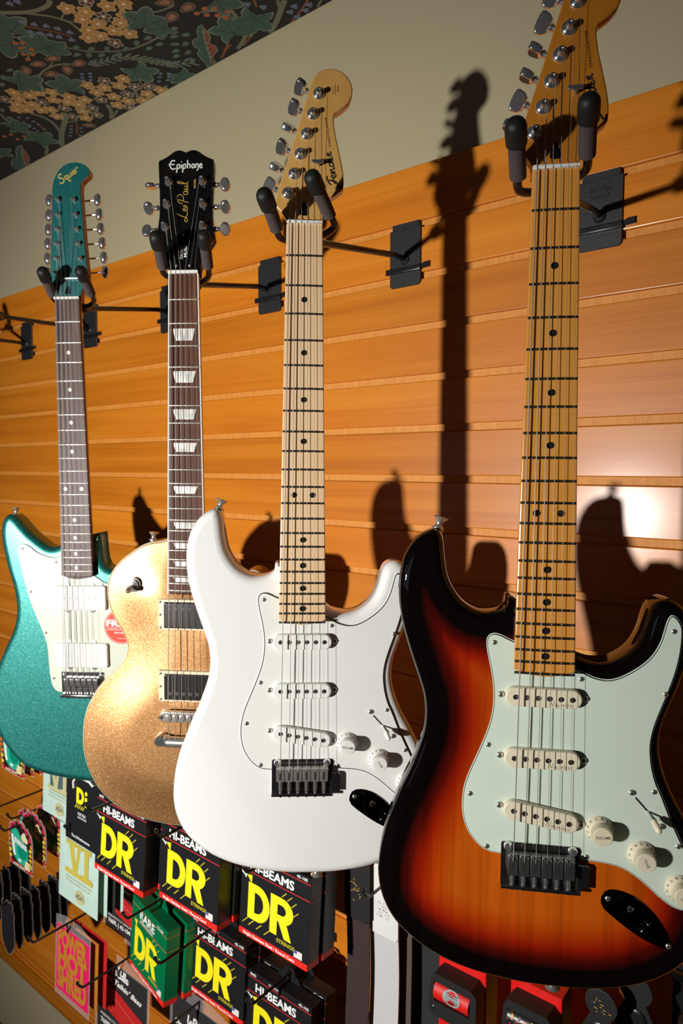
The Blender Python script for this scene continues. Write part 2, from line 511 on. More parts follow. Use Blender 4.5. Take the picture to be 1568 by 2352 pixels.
class MB:
    """collects geometry in mm (or metres with s=1) and builds one mesh object"""
    def __init__(s, scale=0.001, xf=None):
        s.v = []
        s.f = []
        s.mi = []
        s.cur = 0
        s.scale = scale
        s.xf = xf
        s.attr = None

    def mat(s, i):
        s.cur = i
        return s

    def add(s, vs, fs):
        o = len(s.v)
        s.v += [tuple(v) for v in vs]
        for f in fs:
            s.f.append(tuple(o + i for i in f))
            s.mi.append(s.cur)
        return o

    def box(s, c, d, bev=0.0, rot=None, seg=1):
        bm = bmesh.new()
        bmesh.ops.create_cube(bm, size=1.0)
        for v in bm.verts:
            v.co = Vector((v.co.x * d[0], v.co.y * d[1], v.co.z * d[2]))
        if bev > 0:
            bmesh.ops.bevel(bm, geom=list(bm.edges), offset=bev, segments=seg, affect='EDGES', profile=0.5)
        M = Matrix.Translation(Vector(c)) @ (rot.to_4x4() if rot is not None else Matrix())
        bm.verts.index_update()
        s.add([M @ v.co for v in bm.verts], [[v.index for v in f.verts] for f in bm.faces])
        bm.free()
        return s

    def lathe(s, prof, origin, axis=(0, 0, 1), seg=20, ref=None):
        """profile [(r,h)...] turned about axis"""
        a = Vector(axis).normalized()
        u = a.orthogonal().normalized() if ref is None else Vector(ref)
        w = a.cross(u)
        o = Vector(origin)
        vs = []
        for r, h in prof:
            for k in range(seg):
                t = 2 * math.pi * k / seg
                vs.append(o + a * h + (u * math.cos(t) + w * math.sin(t)) * r)
        fs = []
        for i in range(len(prof) - 1):
            for k in range(seg):
                k2 = (k + 1) % seg
                fs.append((i * seg + k, i * seg + k2, (i + 1) * seg + k2, (i + 1) * seg + k))
        fs.append(tuple(range(seg))[::-1])
        fs.append(tuple((len(prof) - 1) * seg + k for k in range(seg)))
        s.add(vs, fs)
        return s

    def cyl(s, p0, p1, r, r2=None, seg=14):
        p0, p1 = Vector(p0), Vector(p1)
        return s.lathe([(r, 0), (r if r2 is None else r2, (p1 - p0).length)], p0, p1 - p0, seg)

    def tube(s, pts, r, seg=8, caps=True):
        P = [Vector(p) for p in pts]
        n = len(P)
        rs = r if isinstance(r, (list, tuple)) else [r] * n
        t0 = (P[1] - P[0]).normalized()
        u = t0.orthogonal().normalized()
        vs = []
        for i in range(n):
            t = (P[min(i + 1, n - 1)] - P[max(i - 1, 0)])
            t = t.normalized() if t.length > 1e-9 else t0
            u = (u - t * u.dot(t)).normalized()
            w = t.cross(u)
            for k in range(seg):
                a = 2 * math.pi * k / seg
                vs.append(P[i] + (u * math.cos(a) + w * math.sin(a)) * rs[i])
        fs = []
        for i in range(n - 1):
            for k in range(seg):
                k2 = (k + 1) % seg
                fs.append((i * seg + k, i * seg + k2, (i + 1) * seg + k2, (i + 1) * seg + k))
        if caps:
            fs.append(tuple(range(seg))[::-1])
            fs.append(tuple((n - 1) * seg + k for k in range(seg)))
        s.add(vs, fs)
        return s

    def poly(s, outline, z, flip=False):
        tri = tessellate_polygon([[Vector((x, y, 0)) for x, y in outline]])
        vs = [(x, y, z) for x, y in outline]
        fs = []
        for t in tri:
            a, b, c = t
            ar = (outline[b][0] - outline[a][0]) * (outline[c][1] - outline[a][1]) - (outline[c][0] - outline[a][0]) * (outline[b][1] - outline[a][1])
            fs.append((a, b, c) if (ar > 0) != flip else (a, c, b))
        s.add(vs, fs)
        return s

    def prism(s, outline, z0, z1, bev=0.0, seg=2, bev_bottom=0.0):
        """outline extruded z0..z1 with a rounded upper (and lower) rim"""
        o = ccw(list(outline))
        n = len(o)
        rings = []
        if bev_bottom > 0:
            for k in range(seg + 1):
                a = math.pi / 2 * (1 - k / seg)
                rings.append((bev_bottom * (1 - math.cos(a)), z0 + bev_bottom * (1 - math.sin(a))))
        else:
            rings.append((0, z0))
        if bev > 0:
            for k in range(seg + 1):
                a = math.pi / 2 * k / seg
                rings.append((bev * (1 - math.cos(a)), z1 - bev + bev * math.sin(a)))
        else:
            rings.append((0, z1))
        base = None
        vs = []
        for d, z in rings:
            vs += [(x, y, z) for x, y in inset(o, d)]
        fs = []
        for i in range(len(rings) - 1):
            for k in range(n):
                k2 = (k + 1) % n
                fs.append((i * n + k, i * n + k2, (i + 1) * n + k2, (i + 1) * n + k))
        s.add(vs, fs)
        s.poly(inset(o, rings[-1][0]), z1)
        s.poly(inset(o, rings[0][0]), z0, True)
        return s

    def ribbon(s, pts, w, z, n=5, smooth=True, taper=False):
        """a flat stroke of width w along a 2D polyline"""
        if smooth and len(pts) > 2:
            pts = cr(pts, n, False)
        P = np.array(pts, float)
        m = len(P)
        T = np.gradient(P, axis=0)
        T /= np.maximum(np.linalg.norm(T, axis=1, keepdims=True), 1e-9)
        N = np.c_[-T[:, 1], T[:, 0]]
        ws = np.full(m, w / 2.0)
        if taper:
            ws = ws * (0.35 + 0.65 * np.sin(np.linspace(0.15, math.pi - 0.15, m)))
        L = P + N * ws[:, None]
        R = P - N * ws[:, None]
        vs = [(x, y, z) for x, y in L] + [(x, y, z) for x, y in R]
        s.add(vs, [(m + i, m + i + 1, i + 1, i) for i in range(m - 1)])
        return s

    def disc(s, x, y, z, r, ry=None, seg=12, rot=0.0):
        ry = r if ry is None else ry
        c, sn = math.cos(rot), math.sin(rot)
        vs = []
        for k in range(seg):
            a = 2 * math.pi * k / seg
            px, py = r * math.cos(a), ry * math.sin(a)
            vs.append((x + px * c - py * sn, y + px * sn + py * c, z))
        s.add(vs, [tuple(range(seg))])
        return s

    def text(s, txt, x, y, z, h, w=None, rot=0.0, bold=0.0, shear=0.0, anchor='l'):
        """lettering with cap height h (font cap height ~0.72)"""
        vs, fs, tw = text_geo(txt, bold, shear)
        k = h / 0.70
        kx = k if w is None else w / tw
        ox = {'l': 0, 'c': -tw * kx / 2, 'r': -tw * kx}[anchor]
        c, sn = math.cos(rot), math.sin(rot)
        out = []
        for a, b in vs:
            px, py = a * kx + ox, b * k
            out.append((x + px * c - py * sn, y + px * sn + py * c, z))
        s.add(out, fs)
        return s

    def build(s, name, mats, parent=None, smooth=True, angle=40.0):
        me = bpy.data.meshes.new(name)
        vs = s.v
        if s.xf is not None:
            vs = [s.xf(v) for v in vs]
        me.from_pydata([(v[0] * s.scale, v[1] * s.scale, v[2] * s.scale) for v in vs], [], s.f)
        mats = mats if isinstance(mats, (list, tuple)) else [mats]
        for m in mats:
            me.materials.append(MATS[m])
        if len(mats) > 1:
            me.polygons.foreach_set('material_index', s.mi)
        if s.attr is not None:
            at = me.attributes.new('edge_dist', 'FLOAT', 'POINT')
            at.data.foreach_set('value', s.attr)
        me.validate()
        if smooth:
            me.shade_smooth()
            me.set_sharp_from_angle(angle=math.radians(angle))
        me.update()
        ob = bpy.data.objects.new(name, me)
        COL.objects.link(ob)
        if parent is not None:
            ob.parent = parent
        return ob


def tag(o, label=None, cat=None, group=None, kind=None):
    if label:
        o['label'] = label
    if cat:
        o['category'] = cat
    if group:
        o['group'] = group
    if kind:
        o['kind'] = kind
    return o


def empty(name, M=None):
    o = bpy.data.objects.new(name, None)
    o.empty_display_size = 0.05
    COL.objects.link(o)
    if M is not None:
        o.matrix_world = M
    return o


def copy_tree(o, parent=None):
    c = o.copy()
    COL.objects.link(c)
    c.parent = parent
    for ch in o.children:
        copy_tree(ch, c)
    return c
CEIL = dict(
    gold=[(-1098,-241),(-1081,-217),(-1103,-209),(-1121,-187),(-1141,-175),(-1093,-186),(-1119,-165),(-1040,-203),(-1014,-189),(-1037,-170),(-1060,-164),(-1088,-159),(-1073,-137),(-1423,-171),(-1439,-152),(-1484,-134),(-1409,-145),(-1384,-140),(-1439,-124),(-1462,-143),(-1468,-121),(-1445,-100),(-1427,-89),(-1360,-122),(-1385,-106),(-1443,-66),(-1349,-92),(-1371,-82),(-1334,-66),(-1361,-63),(-1379,-43),(-1400,-23),(-1280,-93),(-1289,-66),(-1262,-66),(-1232,-52),(-1205,-61),(-1276,-35),(-1299,-11),(-1268,-6),(-1213,2),(-1241,12),(-1179,10)],
    pale=[(-1068,-192),(-1057,-232),(-1116,-137),(-1463,-170),(-1414,-116),(-1398,-74),(-1417,-45),(-1351,-38),(-1369,-16),(-1307,-45),(-1239,-80),(-1245,-23),(-1210,-30),(-1187,-14),(-1286,11)],
    pod=[(-1250,-183),(-1289,-191),(-1327,-193),(-1226,-144),(-1263,-145),(-1301,-158),(-979,-119),(-958,-150),(-1424,-1),(-939,-118)],
    orange=[(-1258,-249),(-1246,-241),(-1264,-235),(-1254,-221),(-1279,-223),(-1267,-212),(-1288,-210),(-1624,-93),(-1604,-88),(-1613,-68),(-1587,-65),(-918,-99),(-905,-89),(-937,-99),(-927,-86),(-914,-74),(-894,-70),(-907,-61)],
    bell=[(-1190,-270),(-1180,-254),(-1168,-239),(-1159,-223),(-1152,-204),(-1205,-247),(-1195,-234),(-1186,-222),(-1179,-209),(-1169,-191),(-1146,-300),(-1160,-306),(-854,-62),(-838,-41),(-796,-10),(-774,2),(-811,-4),(-788,9),(-810,13)],
    blue=[(-1253,-121),(-1263,-114),(-1270,-107),(-1239,-112),(-1248,-105),(-1258,-98),(-1131,-27),(-1142,-21),(-1156,-12),(-1119,-17),(-1128,-10),(-1139,-4),(-1160,7),(-1513,-115),(-1524,-99),(-1530,-82),(-1534,-69),(-1540,-58),(-1500,-102),(-1504,-87),(-1509,-72),(-1519,-54),(-1530,-37),(-1457,-24),(-1471,-16),(-1486,-8),(-1502,-1),(-1449,-5),(-1464,6),(-1482,12)],
    sage=[(-1001,-97),(-1018,-84),(-1035,-69),(-1050,-55),(-1062,-44),(-998,-74),(-1019,-57),(-1036,-38),(-1051,-23),(-1185,-174),(-1167,-154),(-1144,-136),(-1117,-115),(-1203,-161),(-1187,-146),(-1169,-132),(-1143,-114),(-1086,-113),(-1058,-110),(-1082,-90),(-1057,-86),(-1031,-96),(-1350,-214),(-1384,-212),(-1412,-199),(-1511,-152),(-1532,-127)],
    leaf=[((-1024,-141),1.15),((-1018,-113),0.9),((-1228,-219),1.1),((-1219,-196),0.9),((-1225,-280),1.3),((-1276,-257),1.2),((-1160,-54),1.1),((-1369,-175),1.2),((-1314,-117),1.2),((-1570,-34),1.2),((-1558,-98),1),((-924,-34),1.15),((-877,-25),1.15),((-882,-90),1),((-1107,6),0.9)],
    stem=[([(-1196,-305),(-1166,-282),(-1140,-269),(-1115,-265),(-1101,-269)],9),([(-1168,-282),(-1142,-252),(-1131,-231),(-1128,-216),(-1136,-191)],5),([(-1130,-233),(-1113,-237)],3),([(-1128,-224),(-1113,-204)],3),([(-1262,-274),(-1254,-248),(-1258,-230),(-1283,-211)],4),([(-1243,-264),(-1232,-229),(-1199,-184),(-1170,-146),(-1126,-116),(-1092,-104),(-1044,-99)],4),([(-1365,-136),(-1343,-160),(-1319,-170),(-1286,-172),(-1257,-164),(-1239,-151)],5),([(-1286,-172),(-1262,-176)],3),([(-1317,-169),(-1333,-176)],3),([(-1568,17),(-1507,-19),(-1445,-46),(-1417,-66)],12),([(-1504,-23),(-1479,-54),(-1471,-79),(-1476,-107)],7),([(-1454,-41),(-1425,-27)],5),([(-1361,14),(-1332,-5),(-1315,-26)],8),([(-1355,13),(-1316,1)],5),([(-1261,11),(-1232,-10),(-1220,-27)],6),([(-1638,14),(-1602,-3),(-1578,-27)],8),([(-1023,-171),(-989,-144),(-951,-135)],4),([(-1192,-31),(-1175,-42)],4),([(-1529,-148),(-1546,-126),(-1557,-103)],5),([(-878,16),(-846,-1),(-818,-19),(-799,-31)],10),([(-817,-25),(-808,-38)],6),([(-956,12),(-923,-3),(-905,-20),(-893,-49),(-882,-80)],7),([(-919,-4),(-899,-12)],6),([(-931,-97),(-910,-84),(-899,-64),(-900,-43),(-920,-9)],4),([(-767,15),(-752,6)],4)],
    rust=[([(-1222,-293),(-1196,-258),(-1172,-220),(-1161,-195)],3),([(-1503,-80),(-1529,-43)],3),([(-1438,-22),(-1484,6)],3),([(-941,11),(-898,-3)],4),([(-829,17),(-794,4),(-769,-8)],4),([(-847,-48),(-838,-62)],4),([(-1001,12),(-970,-3),(-950,-16)],4),([(-977,-4),(-972,-1),(-956,-5)],3)],
    vine=[(-1214,-130),(-1180,-116),(-1139,-102),(-1116,-75),(-1100,-49),(-1085,-30),(-1049,-9)],
    paisley=[([(-950,-73),(-960,-76),(-973,-70),(-986,-57),(-998,-57),(-1009,-50),(-1014,-38),(-1012,-32),(-1025,-25),(-1032,-13),(-1037,3),(-1044,16)],[(-955,-72),(-961,-53),(-970,-40),(-981,-32),(-980,-20),(-987,-8),(-1002,-3),(-1013,4),(-1018,16)],[(-954,-72),(-975,-52),(-993,-30),(-1012,-6),(-1031,15)]),([(-1631,-47),(-1647,-51),(-1676,-42),(-1710,-24),(-1731,-24),(-1757,-13),(-1776,4),(-1777,14),(-1805,24),(-1827,42),(-1849,65),(-1872,84)],[(-1641,-46),(-1665,-19),(-1689,0),(-1715,12),(-1723,30),(-1744,47),(-1776,55),(-1802,65),(-1819,84)],[(-1638,-46),(-1691,-17),(-1740,16),(-1792,51),(-1844,82)])])

# ------------------------------------------------------------------ the room
PITCH_Z = 0.07617
Z_TOP = 2.1486
PLASTER_Y = 0.018
CEIL_Z = 2.463


def slat_z(k):
    return 1.70 + 0.4437 - PITCH_Z * k


def rect_sheet(name, mat, x0, x1, y0, y1, z, parent=None, thick=0.02, up=True):
    mb = MB(1.0)
    mb.box(((x0 + x1) / 2, (y0 + y1) / 2, z + (-thick / 2 if up else thick / 2)), (x1 - x0, y1 - y0, thick))
    return mb.build(name, mat, parent, False)


wall_back = empty('wall_back')
tag(wall_back, 'beige painted shop wall lined with orange wooden slats', kind='structure')
mb = MB(1.0)
mb.box((-1.5, PLASTER_Y + 0.05, 1.2315), (7.0, 0.10, 2.463))
mb.build('painted_plaster', 'plaster', wall_back, False)
mb = MB(1.0)
mb.box((-1.5, 0.012, (0.24 + Z_TOP - 0.003) / 2), (6.9, 0.012, Z_TOP - 0.003 - 0.24))
mb.build('groove_backing', 'groove_wood', wall_back, False)


def slat_mesh(h):
    """profile in y,z with softly rounded edges, drawn out along x"""
    r = 0.0016
    prof = []
    for (cy, cz, a0) in ((r, r, 180), (0.0075, 0.0, 270), (0.0075, h, 0), (r, h - r, 90)):
        if cy == r:
            for k in range(4):
                a = math.radians(a0 + 90 * k / 3)
                prof.append((cy + r * math.cos(a), cz + r * math.sin(a)))
        else:
            prof.append((cy, cz))
    mb = MB(1.0)
    n = len(prof)
    xs = (-4.95, 1.94)
    mb.add([(x, y, z) for x in xs for y, z in prof], [(i, (i + 1) % n, n + (i + 1) % n, n + i) for i in range(n)] + [tuple(range(n))[::-1], tuple(range(n, 2 * n))])
    return mb


_sl = slat_mesh(PITCH_Z - 0.0105).build('slat', 'slat_wood', wall_back, False)
_sl.location.z = slat_z(2)
for k in range(3, 25):
    c = _sl.copy()
    COL.objects.link(c)
    c.parent = wall_back
    c.location.z = slat_z(k)
_t = slat_mesh(Z_TOP - slat_z(1)).build('slat', 'slat_wood', wall_back, False)
_t.location.z = slat_z(1)
# rounded bottom rail of the slat panel
mb = MB(1.0)
_pr = [(0.0, slat_z(24) - 0.0115), (-0.004, slat_z(24) - 0.022), (-0.006, 0.30), (-0.0065, 0.27), (-0.004, 0.25), (0.002, 0.24), (0.017, 0.236), (0.017, slat_z(24) - 0.0115)]
_n = len(_pr)
mb.add([(x, y, z) for x in (-4.95, 1.94) for y, z in _pr], [(i, n2, _n + n2, _n + i) for i, n2 in [(i, (i + 1) % _n) for i in range(_n)]] + [tuple(range(_n)), tuple(range(_n, 2 * _n))])
mb.build('bottom_rail', 'slat_wood', wall_back, True, 30)

floor = rect_sheet('floor', 'floor_boards', -5.0, 2.0, -6.0, 0.1, 0.0)
tag(floor, kind='structure')
ceiling = rect_sheet('ceiling', 'ceiling_dark', -5.0, 2.0, -6.0, 0.1, CEIL_Z, up=False)
tag(ceiling, 'ceiling papered with dark floral wallpaper', kind='structure')

# shop front far behind the camera: a wall with two bright windows
wall_front = empty('wall_front')
tag(wall_front, kind='structure')
mb = MB(1.0)
for (x0, x1, z0, z1) in ((-5, 2, 0, 0.7), (-5, 2, 2.2, 2.463), (-5, -4.4, 0.7, 2.2), (-2.6, -1.6, 0.7, 2.2), (0.4, 2, 0.7, 2.2)):
    mb.box(((x0 + x1) / 2, -6.05, (z0 + z1) / 2), (x1 - x0, 0.1, z1 - z0))
mb.build('front_panel', 'shop_wall', wall_front, False)
t = NT('daylight_pane')
t.p(Color=(0.1, 0.12, 0.15), Roughness=0.1)
t.b.inputs['Emission Color'].default_value = (0.62, 0.80, 1.0, 1)
t.b.inputs['Emission Strength'].default_value = 0.40
for i, (x0, x1) in enumerate(((-4.4, -2.6), (-1.6, 0.4))):
    w = empty('window_%d' % (i + 1))
    tag(w, kind='structure')
    for k in range(2):
        mb = MB(1.0)
        mb.box((x0 + (x1 - x0) * (0.25 + 0.5 * k), -6.06, 1.45), ((x1 - x0) * 0.47, 0.02, 1.42))
        mb.build('pane', 'daylight_pane', w, False)
    mb = MB(1.0)
    for bx in (x0 + 0.02, (x0 + x1) / 2, x1 - 0.02):
        mb.box((bx, -6.02, 1.45), (0.05, 0.06, 1.5))
    for bz in (0.72, 2.18):
        mb.box(((x0 + x1) / 2, -6.02, bz), (x1 - x0, 0.06, 0.05))
    mb.build('window_frame', 'shop_wall', w, False)

# ---- printed pattern of the ceiling paper (flat ink shapes on the paper, seen from below)
def ceiling_print():
    inks = ['print_stem', 'print_leaf', 'print_leaf_edge', 'print_vein', 'print_petal', 'print_petal_edge', 'print_pale', 'print_heart', 'print_pod', 'print_pod_ring',
            'print_orange', 'print_blue', 'print_sage', 'print_rust', 'print_brown']
    I = {n[6:]: i for i, n in enumerate(inks)}
    mb = MB(0.001)
    Z = CEIL_Z * 1000
    rnd = random.Random(3)

    cnt = [0]

    def lay(n):
        # every ink shape a hair below the one before it
        cnt[0] += 1
        return Z - 0.25 - 0.03 * n - 0.00025 * cnt[0]

    def stem(p, w, ink='stem', n=1):
        mb.mat(I[ink]).ribbon(p, w, lay(n), 6)

    def flower(x, y, r, ink, edge):
        a0 = rnd.random() * 6.28
        for k in range(5):
            a = a0 + k * 2 * math.pi / 5
            mb.mat(I[edge]).disc(x + 0.56 * r * math.cos(a), y + 0.56 * r * math.sin(a), lay(6), 0.50 * r, 0.42 * r, 10, a)
            mb.mat(I[ink]).disc(x + 0.58 * r * math.cos(a), y + 0.58 * r * math.sin(a), lay(7), 0.36 * r, 0.27 * r, 10, a)
        mb.mat(I['heart']).disc(x, y, lay(8), 0.20 * r, None, 8)

    def lobed(x, y, r, rot):
        """vine leaf with five pointed lobes"""
        pts = []
        for k in range(30):
            a = -math.pi + 2 * math.pi * k / 30
            rr = 0.60 + 0.40 * abs(math.cos(2.5 * a)) ** 1.4
            rr *= 1.0 if abs(a) < 2.6 else 0.62
            rr *= 1.0 + 0.05 * (k % 2)
            pts.append((x + r * rr * math.cos(a + rot) * 1.1, y + r * rr * math.sin(a + rot) * 0.95))
        c = [(x + (px - x) * 0.90, y + (py - y) * 0.90) for px, py in pts]
        mb.mat(I['leaf_edge']).poly(ccw(pts), lay(3))
        mb.mat(I['leaf']).poly(ccw(c), lay(4))
        for k in (-2, -1, 0, 1, 2):
            a = k * 2 * math.pi / 5 + rot
            mb.mat(I['vein']).ribbon([(x - 0.3 * r * math.cos(rot), y - 0.3 * r * math.sin(rot)), (x + 0.72 * r * math.cos(a), y + 0.72 * r * math.sin(a))], 1.1, lay(5), 1)

    def drop(x, y, l, w, rot, ink, n=4, tip=None):
        pts = []
        for k in range(10):
            t = k / 10 * 2 * math.pi
            px = l * (-math.cos(t))
            py = w * math.sin(t) * (1 - 0.35 * math.cos(t))
            pts.append((x + px * math.cos(rot) - py * math.sin(rot), y + px * math.sin(rot) + py * math.cos(rot)))
        mb.mat(I[ink]).poly(ccw(pts), lay(n))
        if tip:
            q = [(x + (a - x) * 0.66, y + (b - y) * 0.66) for a, b in pts]
            mb.mat(I[tip]).poly(ccw(q), lay(n + 1))

    def pod(x, y, rot):
        drop(x, y, 17, 10, rot, 'pod_ring', 3)
        drop(x, y, 14.5, 8.2, rot, 'brown', 4)
        drop(x, y, 10, 5.6, rot, 'pod', 5)

    def bell(x, y, rot):
        mb.mat(I['blue'])
        c, s = math.cos(rot), math.sin(rot)
        pts = [(-7, 2), (-2, 4.5), (5, 7.5), (3, 2.5), (7, 0), (3, -2.5), (5, -7.5), (-2, -4.5), (-7, -2)]
        mb.poly(ccw([(x + a * c - b * s, y + a * s + b * c) for a, b in pts]), lay(4))

    def vine(path):
        p = cr(path, 6, False)
        stem(path, 2.5)
        for i in range(0, len(p) - 1, 2):
            a = math.atan2(p[i + 1][1] - p[i][1], p[i + 1][0] - p[i][0])
            for sd in (-1, 1):
                drop(p[i][0] + 9 * math.cos(a + sd * 0.6), p[i][1] + 9 * math.sin(a + sd * 0.6), 10, 2.4, a + sd * 0.6, 'leaf_edge', 3, 'sage')

    def paisley(L, R, M):
        mb.mat(I['leaf_edge'])
        a = cr(L, 4, False)
        m = cr(M, 4, False)
        mb.mat(I['leaf_edge']).poly(ccw(a + m[::-1]), lay(3))
        mb.mat(I['leaf']).poly(ccw(inset(resample(ccw(a + m[::-1]), 4.0), 2.0)), lay(4))
        b = cr(R, 4, False)
        mb.mat(I['leaf_edge']).poly(ccw(b + m[::-1]), lay(3))
        mb.mat(I['rust']).poly(ccw(inset(resample(ccw(b + m[::-1]), 4.0), 2.0)), lay(4))
        for k in range(1, 9):
            i = min(len(m) - 1, k * 2)
            j = min(len(b) - 1, int(k * len(b) / 10))
            mb.mat(I['brown']).ribbon([m[i][:2], ((m[i][0] + b[j][0]) / 2, (m[i][1] + b[j][1]) / 2)], 2.2, lay(5), 1)
            j = min(len(a) - 1, int(k * len(a) / 10))
            mb.mat(I['vein']).ribbon([m[i][:2], ((m[i][0] * 0.4 + a[j][0] * 0.6), (m[i][1] * 0.4 + a[j][1] * 0.6))], 1.4, lay(5), 1)

    D = CEIL
    for p, w in D['stem']:
        stem(p, w)
    for p, w in D['rust']:
        stem(p, w, 'rust')
    for x, y in D['gold']:
        flower(x, y, 15.5, 'petal', 'petal_edge')
    for x, y in D['pale']:
        flower(x, y, 14, 'brown', 'pale')
    for (x, y), s in D['leaf']:
        lobed(x, y, 34 * s, rnd.random() * 6.28)
    for x, y in D['pod']:
        pod(x, y, rnd.uniform(-0.6, 0.6))
    for x, y in D['orange']:
        mb.mat(I['orange']).disc(x, y, lay(4), 6, 5, 8)
    for x, y in D['bell']:
        bell(x, y, rnd.uniform(0.3, 1.2))
    for x, y in D['blue']:
        mb.mat(I['blue']).disc(x, y, lay(4), 5, 3.6, 8)
    for x, y in D['sage']:
        drop(x, y, 10, 5.5, rnd.uniform(-0.5, 0.5), 'leaf', 3, 'sage')
    vine(D['vine'])
    for L, R, M in D['paisley']:
        paisley(L, R, M)
    # the paper goes on beyond the part traced above: the same motifs, scattered
    used = [p for k in ('gold', 'pale', 'pod', 'sage') for p in D[k]] + [p for p, s in D['leaf']]
    for i in range(900):
        x, y = rnd.uniform(-4000, 900), rnd.uniform(-1500, -5)
        if any((x - a) ** 2 + (y - b) ** 2 < 62 ** 2 for a, b in used):
            continue
        used.append((x, y))
        k = rnd.random()
        rot = rnd.random() * 6.28
        if k < 0.34:
            for j in range(4):
                flower(x + rnd.uniform(-24, 24), y + rnd.uniform(-24, 24), 15, *(('petal', 'petal_edge') if rnd.random() < 0.75 else ('brown', 'pale')))
        elif k < 0.6:
            lobed(x, y, 34, rot)
        elif k < 0.72:
            pod(x, y, rot)
        elif k < 0.86:
            for j in range(5):
                bell(x + 13 * j * math.cos(rot) - 26 * math.cos(rot), y + 13 * j * math.sin(rot) - 26 * math.sin(rot), rot + 1.2)
        else:
            stem([(x - 40 * math.cos(rot), y - 40 * math.sin(rot)), (x + 8, y - 6), (x + 40 * math.cos(rot), y + 40 * math.sin(rot))], 5)
    # nothing may run past the wall line
    mb.v = [(x, min(y, 17.0), z) for x, y, z in mb.v]
    # faces look down into the room
    mb.f = [tuple(reversed(f)) for f in mb.f]
    o = mb.build('floral_print', inks, ceiling, False)
    tag(o, 'gold flowers, green leaves and seed pods printed on black paper', kind='stuff')


ceiling_print()

# ------------------------------------------------------------------ guitars (local mm: x right, y up from the nut, z out of the fretboard)
def pose(O, X, Y, Z):
    x, y, z = Vector(X).normalized(), Vector(Y), Vector(Z)
    z = (z - x * z.dot(x)).normalized()
    y = z.cross(x)
    return Matrix(((x.x, y.x, z.x, O[0]), (x.y, y.y, z.y, O[1]), (x.z, y.z, z.z, O[2]), (0, 0, 0, 1)))


POSES = {
    'white': pose((-0.5351, -0.2842, 1.9806), (0.7518, 0.6593, -0.0097), (-0.0034, 0.0185, 0.9998), (0.6594, -0.7516, 0.0161)),
    'burst': pose((-0.243, -0.2697, 1.9707), (0.8711, 0.4911, -0.0062), (-0.0039, 0.0195, 0.9998), (0.4911, -0.8709, 0.0189)),
    'gold': pose((-0.783, -0.261, 1.9709), (0.8326, 0.5539, -0.0074), (0.0095, -0.0008, 1.0), (0.5539, -0.8326, -0.0059)),
    'teal': pose((-1.0711, -0.271, 1.9765), (0.8275, 0.5615, 0.0037), (0.0049, -0.0138, 0.9999), (0.5615, -0.8274, -0.0141)),
}


def fret_y(n, scale):
    return -scale * (1 - 2 ** (-n / 12))


def body(root, name, outline, ztop, zback, r, mat, zfun=None, holes=(), grid=6.0, back_r=None, step=4.0, mats=None, rim=None):
    """solid body: rounded rims, dense front so that it can be carved; vertex attribute edge_dist (0..1 over 75 mm)"""
    o = resample(ccw(cr(outline, 5)), step)
    n = len(o)
    back_r = back_r or r
    rings = []
    S = 6
    for k in range(S + 1):
        a = math.pi / 2 * (1 - k / S)
        rings.append((back_r * (1 - math.cos(a)), zback + back_r * (1 - math.sin(a)), 0))
    for k in range(S + 1):
        a = math.pi / 2 * k / S
        rings.append((r * (1 - math.cos(a)), ztop - r + r * math.sin(a), 1))
    vs, att = [], []
    zf = zfun or (lambda x, y, d: 0.0)
    for d, z, front in rings:
        P = inset(o, d)
        for x, y in P:
            vs.append((x, y, z + (zf(x, y, d) if front else 0.0)))
            att.append((d / 75.0) if front else 0.0)
    fs = []
    for i in range(len(rings) - 1):
        for k in range(n):
            k2 = (k + 1) % n
            fs.append((i * n + k, i * n + k2, (i + 1) * n + k2, (i + 1) * n + k))
    mb = MB()
    mb.add(vs, fs)
    # front: Delaunay fill
    edge = inset(o, r)
    A = np.array(edge)
    gx = np.arange(A[:, 0].min(), A[:, 0].max(), grid)
    gy = np.arange(A[:, 1].min(), A[:, 1].max(), grid)
    G = np.array([(x + (grid / 2 if j % 2 else 0), y) for j, y in enumerate(gy) for x in gx])
    G = G[inside(G, edge)]
    G = G[edge_distance(G, edge) > grid * 0.6]
    cons = [[(i, (i + 1) % n) for i in range(n)]]
    pts = list(edge)
    for h in holes:
        G = G[~inside(G, h)]
        G = G[edge_distance(G, h) > grid * 0.4]
        b = len(pts)
        pts += h
        cons.append([(b + i, b + (i + 1) % len(h)) for i in range(len(h))])
    pts = pts + [tuple(g) for g in G]
    vc, ed, fc, *_r = delaunay_2d_cdt([Vector(p) for p in pts], [e for c in cons for e in c], [], 1, 1e-4)
    V = [(v.x, v.y) for v in vc]
    dist = edge_distance(V, o)
    cent = np.array([np.mean([V[i] for i in f], axis=0) for f in fc])
    keep = np.ones(len(fc), bool)
    for h in holes:
        keep &= ~inside(cent, h)
    F = []
    for f, k in zip(fc, keep):
        if not k:
            continue
        a, b, c = [V[i] for i in f[:3]]
        ar = (b[0] - a[0]) * (c[1] - a[1]) - (c[0] - a[0]) * (b[1] - a[1])
        F.append(tuple(f) if ar > 0 else tuple(reversed(f)))
    mb.add([(x, y, ztop + zf(x, y, d)) for (x, y), d in zip(V, dist)], F)
    att += [min(1.0, d / 75.0) for d in dist]
    m0 = len(mb.v)
    mb.poly(inset(o, back_r), zback, True)
    att += [0.0] * (len(mb.v) - m0)
    if mats:   # a contrasting strip of binding at the front rim
        lo = (S + 1) * n
        mb.mi = [1 if (len(f) == 4 and lo <= f[0] < lo + rim * n) else 0 for f in mb.f]
    mb.attr = att
    ob = mb.build(name, mats or mat, root, True, 55)
    return ob, o


